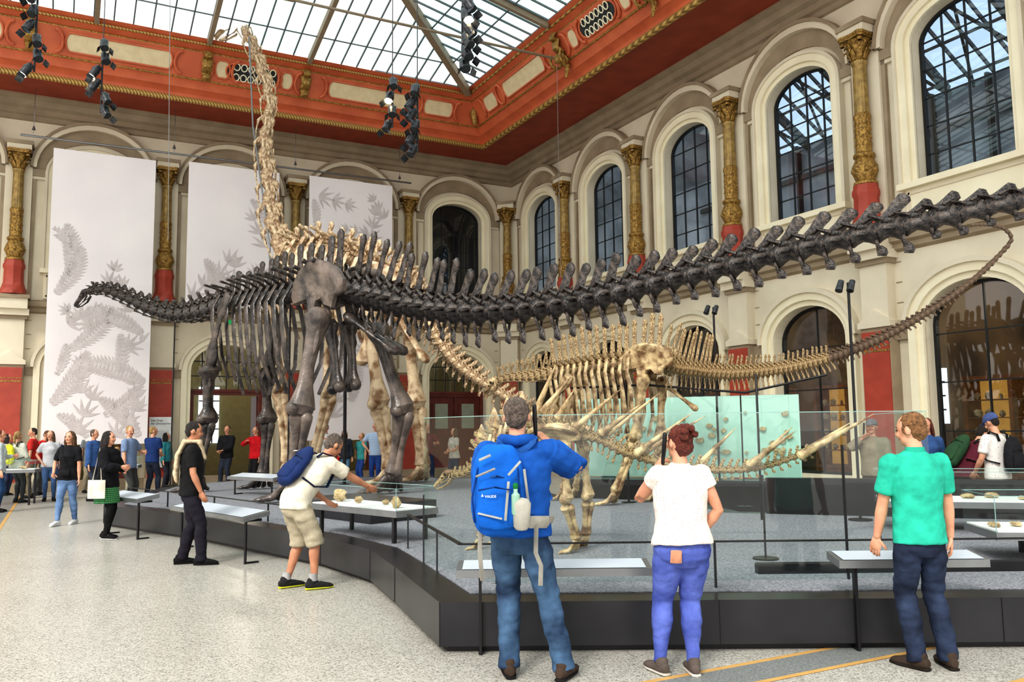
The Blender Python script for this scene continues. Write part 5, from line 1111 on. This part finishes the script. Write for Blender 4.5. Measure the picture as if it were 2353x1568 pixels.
# tie rods
for y in(18.7,14.9):
    X0=XR-D1-.7
    g=G();g.M=RM;g.loft([(X0,y,11.45),(-9,y,11.45)],[.035,.035],side=(0,0,1),n=8)
    for x in(9.0,4.2,-1.5): g.loft([(x-.12,y,11.45),(x+.12,y,11.45)],[.055,.055],side=(0,0,1),n=8)
    o=meta(g.obj('tie_rod',M_bar),'long horizontal iron tie rod beneath the skylight','rod','iron tie rods')
    g=G();g.M=RM
    for s in(-1,1):
        P=[(X0+.1-.22*k*.1*math.cos(k*.7),y+s*(.06+.02*k),11.45+.22*k*.12*math.sin(k*.7)) for k in range(11)];g.loft(P,[.04]*11,n=8)
    g.ell((X0,y,11.45),(.13,.13,.13));g.loft([(X0+.1,y,11.5),(X0+.3,y,11.3),(X0+.25,y,11.0)],[.1,.08,.04],n=8)
    g.obj('scroll_bracket',M_gold,o)
g=G();g.M=RM;g.loft([(11.35,18.7,11.4),(11.35,18.7,5.5)],[.006,.006],n=5);meta(g.obj('cable',M_cable),'thin vertical steel suspension cable','cable')
g=G();g.loft([(-8.3,19.8,13),(-7.9,19.2,6)],[.008,.008],n=5);meta(g.obj('cable',M_cable),'thin vertical suspension cable near the banners','cable')
M_spot=mat('spotlight_housing',srgb(64,66,70),.35,.5,c2=srgb(34,36,40),sc=20)
def rig(x,y,ztop,z0,z1,n,lit,label,seed):
    rs=random.Random(seed);root=empty('spotlight_rig',(x,y,z0),label,'stage lights','hanging spotlight rigs');K=.78
    g=G();g.loft([(x,y,z0),(x,y,ztop)],[.009,.009],n=6,cap=0);g.loft([(x,y,z0),(x,y,z1)],[.018,.018],n=8,cap=0);g.obj('pole',M_black,root,world=True)
    for k in range(n):
        z=z0+(z1-z0)*k/max(1,n-1);a=rs.uniform(-2.8,-.3);off=V((math.cos(a),math.sin(a),0))*.12;d=V((math.cos(a)*.5,math.sin(a)*.5,-.85)).normalized()
        c=V((x,y,z))+off
        g=G();g.loft([c-d*.18*K,c-d*.1*K,c,c+d*.14*K],[.05*K,.085*K,.09*K,.095*K],n=12,cap=0);g.bar(V((x,y,z+.05)),c+V((0,0,.06)),.015,.03);g.bar(c-d*.04+V((0,0,.07)),c-d*.04-V((0,0,.07)),.15,.01)
        o=g.obj('spotlight',M_spot,root,world=True)
        g=G();g.loft([c+d*.14*K,c+d*.146*K],[.085*K,.085*K],n=14,cap=0);g.obj('lens',M_lamp if k in lit else M_intd,o,world=True)
        s=d.cross(V((0,0,1))).normalized()
        for q in(-1,1):
            g=G();u_=c+d*.12+s*q*.075;e_=d.cross(s)*.06;g.add([u_+e_,u_-e_,u_+d*.09+s*q*.06-e_,u_+d*.09+s*q*.06+e_],[(0,1,2,3)]);g.obj('barn_door',M_spot,o,False,world=True)
rig(-8.15,14,14,7.8,9.1,6,(0,),'hanging pole of black stage spotlights one lit',1)
rig(-7.48,15,14,7.45,8.7,6,(3,),'hanging pole of black stage spotlights one lit',2)
rig(-2.14,15,14,7.1,7.9,4,(2,),'hanging pole of black stage spotlights one lit',3)
rig(-1.57,14,14,6.3,7.35,6,(),'hanging pole of unlit black stage spotlights',4)
rig(-.68,12,14,6.9,7.85,6,(4,),'hanging pole of black stage spotlights one lit',5)
for x,y,zt in((3.65,15.2,3.75),(4.5,11.2,3.5)):
    z0=.37 if y<15 else 0
    root=empty('mast_light',(x,y,z0),'slim black mast carrying small spotlights','lamp','slim mast lights')
    g=G();g.loft([(x,y,z0),(x,y,zt)],[.02,.02],n=8,cap=0);g.loft([(x,y,z0),(x,y,z0+.02)],[.15,.15],n=16,cap=0);g.obj('mast',M_black,root,world=True)
    for q in(-.09,.06):
        g=G();g.loft([(x+q,y,zt+.02),(x+q-.06,y-.05,zt-.12)],[.04,.05],n=10,cap=0);g.obj('spotlight',M_spot,root,world=True)
for x,y in((-10.4,20.9),(-12.0,19.2)):
    vitrine((x,y),(x+1.1,y+.3),.8,.6,.2,'small glass topped display case among visitors',0,(.1,.9),'fossils in the visitor cases',2,int(200+x*3))
# ------------------------------------------------------------ light
w=bpy.data.worlds.new('w');bpy.context.scene.world=w;w.use_nodes=True;bg=w.node_tree.nodes['Background'];bg.inputs[0].default_value=(1.0,.97,.93,1);bg.inputs[1].default_value=1.3
sun=bpy.data.lights.new('sun','SUN');sun.energy=2.0;sun.angle=.3;sun.color=(1,.95,.88);so=bpy.data.objects.new('sun',sun);so.rotation_euler=(math.radians(50),0,math.radians(-25));COL.objects.link(so)
def lamp(p,e,col=(1,.86,.66),r=.25):  # added warm fill to brighten the rooms behind doors and windows, no fitting modelled
    l=bpy.data.lights.new('ceiling_lamp','POINT');l.energy=e;l.color=col;l.shadow_soft_size=r;o=bpy.data.objects.new('ceiling_lamp',l);o.location=RM@V(p);COL.objects.link(o)
for y in(9,13.5,18): lamp((XR+2.8,y,4.3),90)
for x in(1,5.5,10.5): lamp((x,YB+2.6,4.2),70)
# camera
yaw,pitch,roll=0,.1021,-.0116
fwd=V((0,math.cos(pitch),math.sin(pitch)));r_=V((1,0,0));u_=r_.cross(fwd);r2=r_*math.cos(roll)+u_*math.sin(roll);u2=-r_*math.sin(roll)+u_*math.cos(roll)
cam=bpy.data.cameras.new('camera');cam.lens=36*1948.2/2353;cam.sensor_width=36;cam.clip_end=300
co=bpy.data.objects.new('camera',cam);M=Matrix((r2,u2,-fwd)).transposed().to_4x4();co.matrix_world=T(0,0,H0)@M;COL.objects.link(co);bpy.context.scene.camera=co
vs=bpy.context.scene.view_settings;vs.view_transform='Standard';vs.exposure=.38
try: vs.look='Medium High Contrast'
except Exception: vs.look='None'
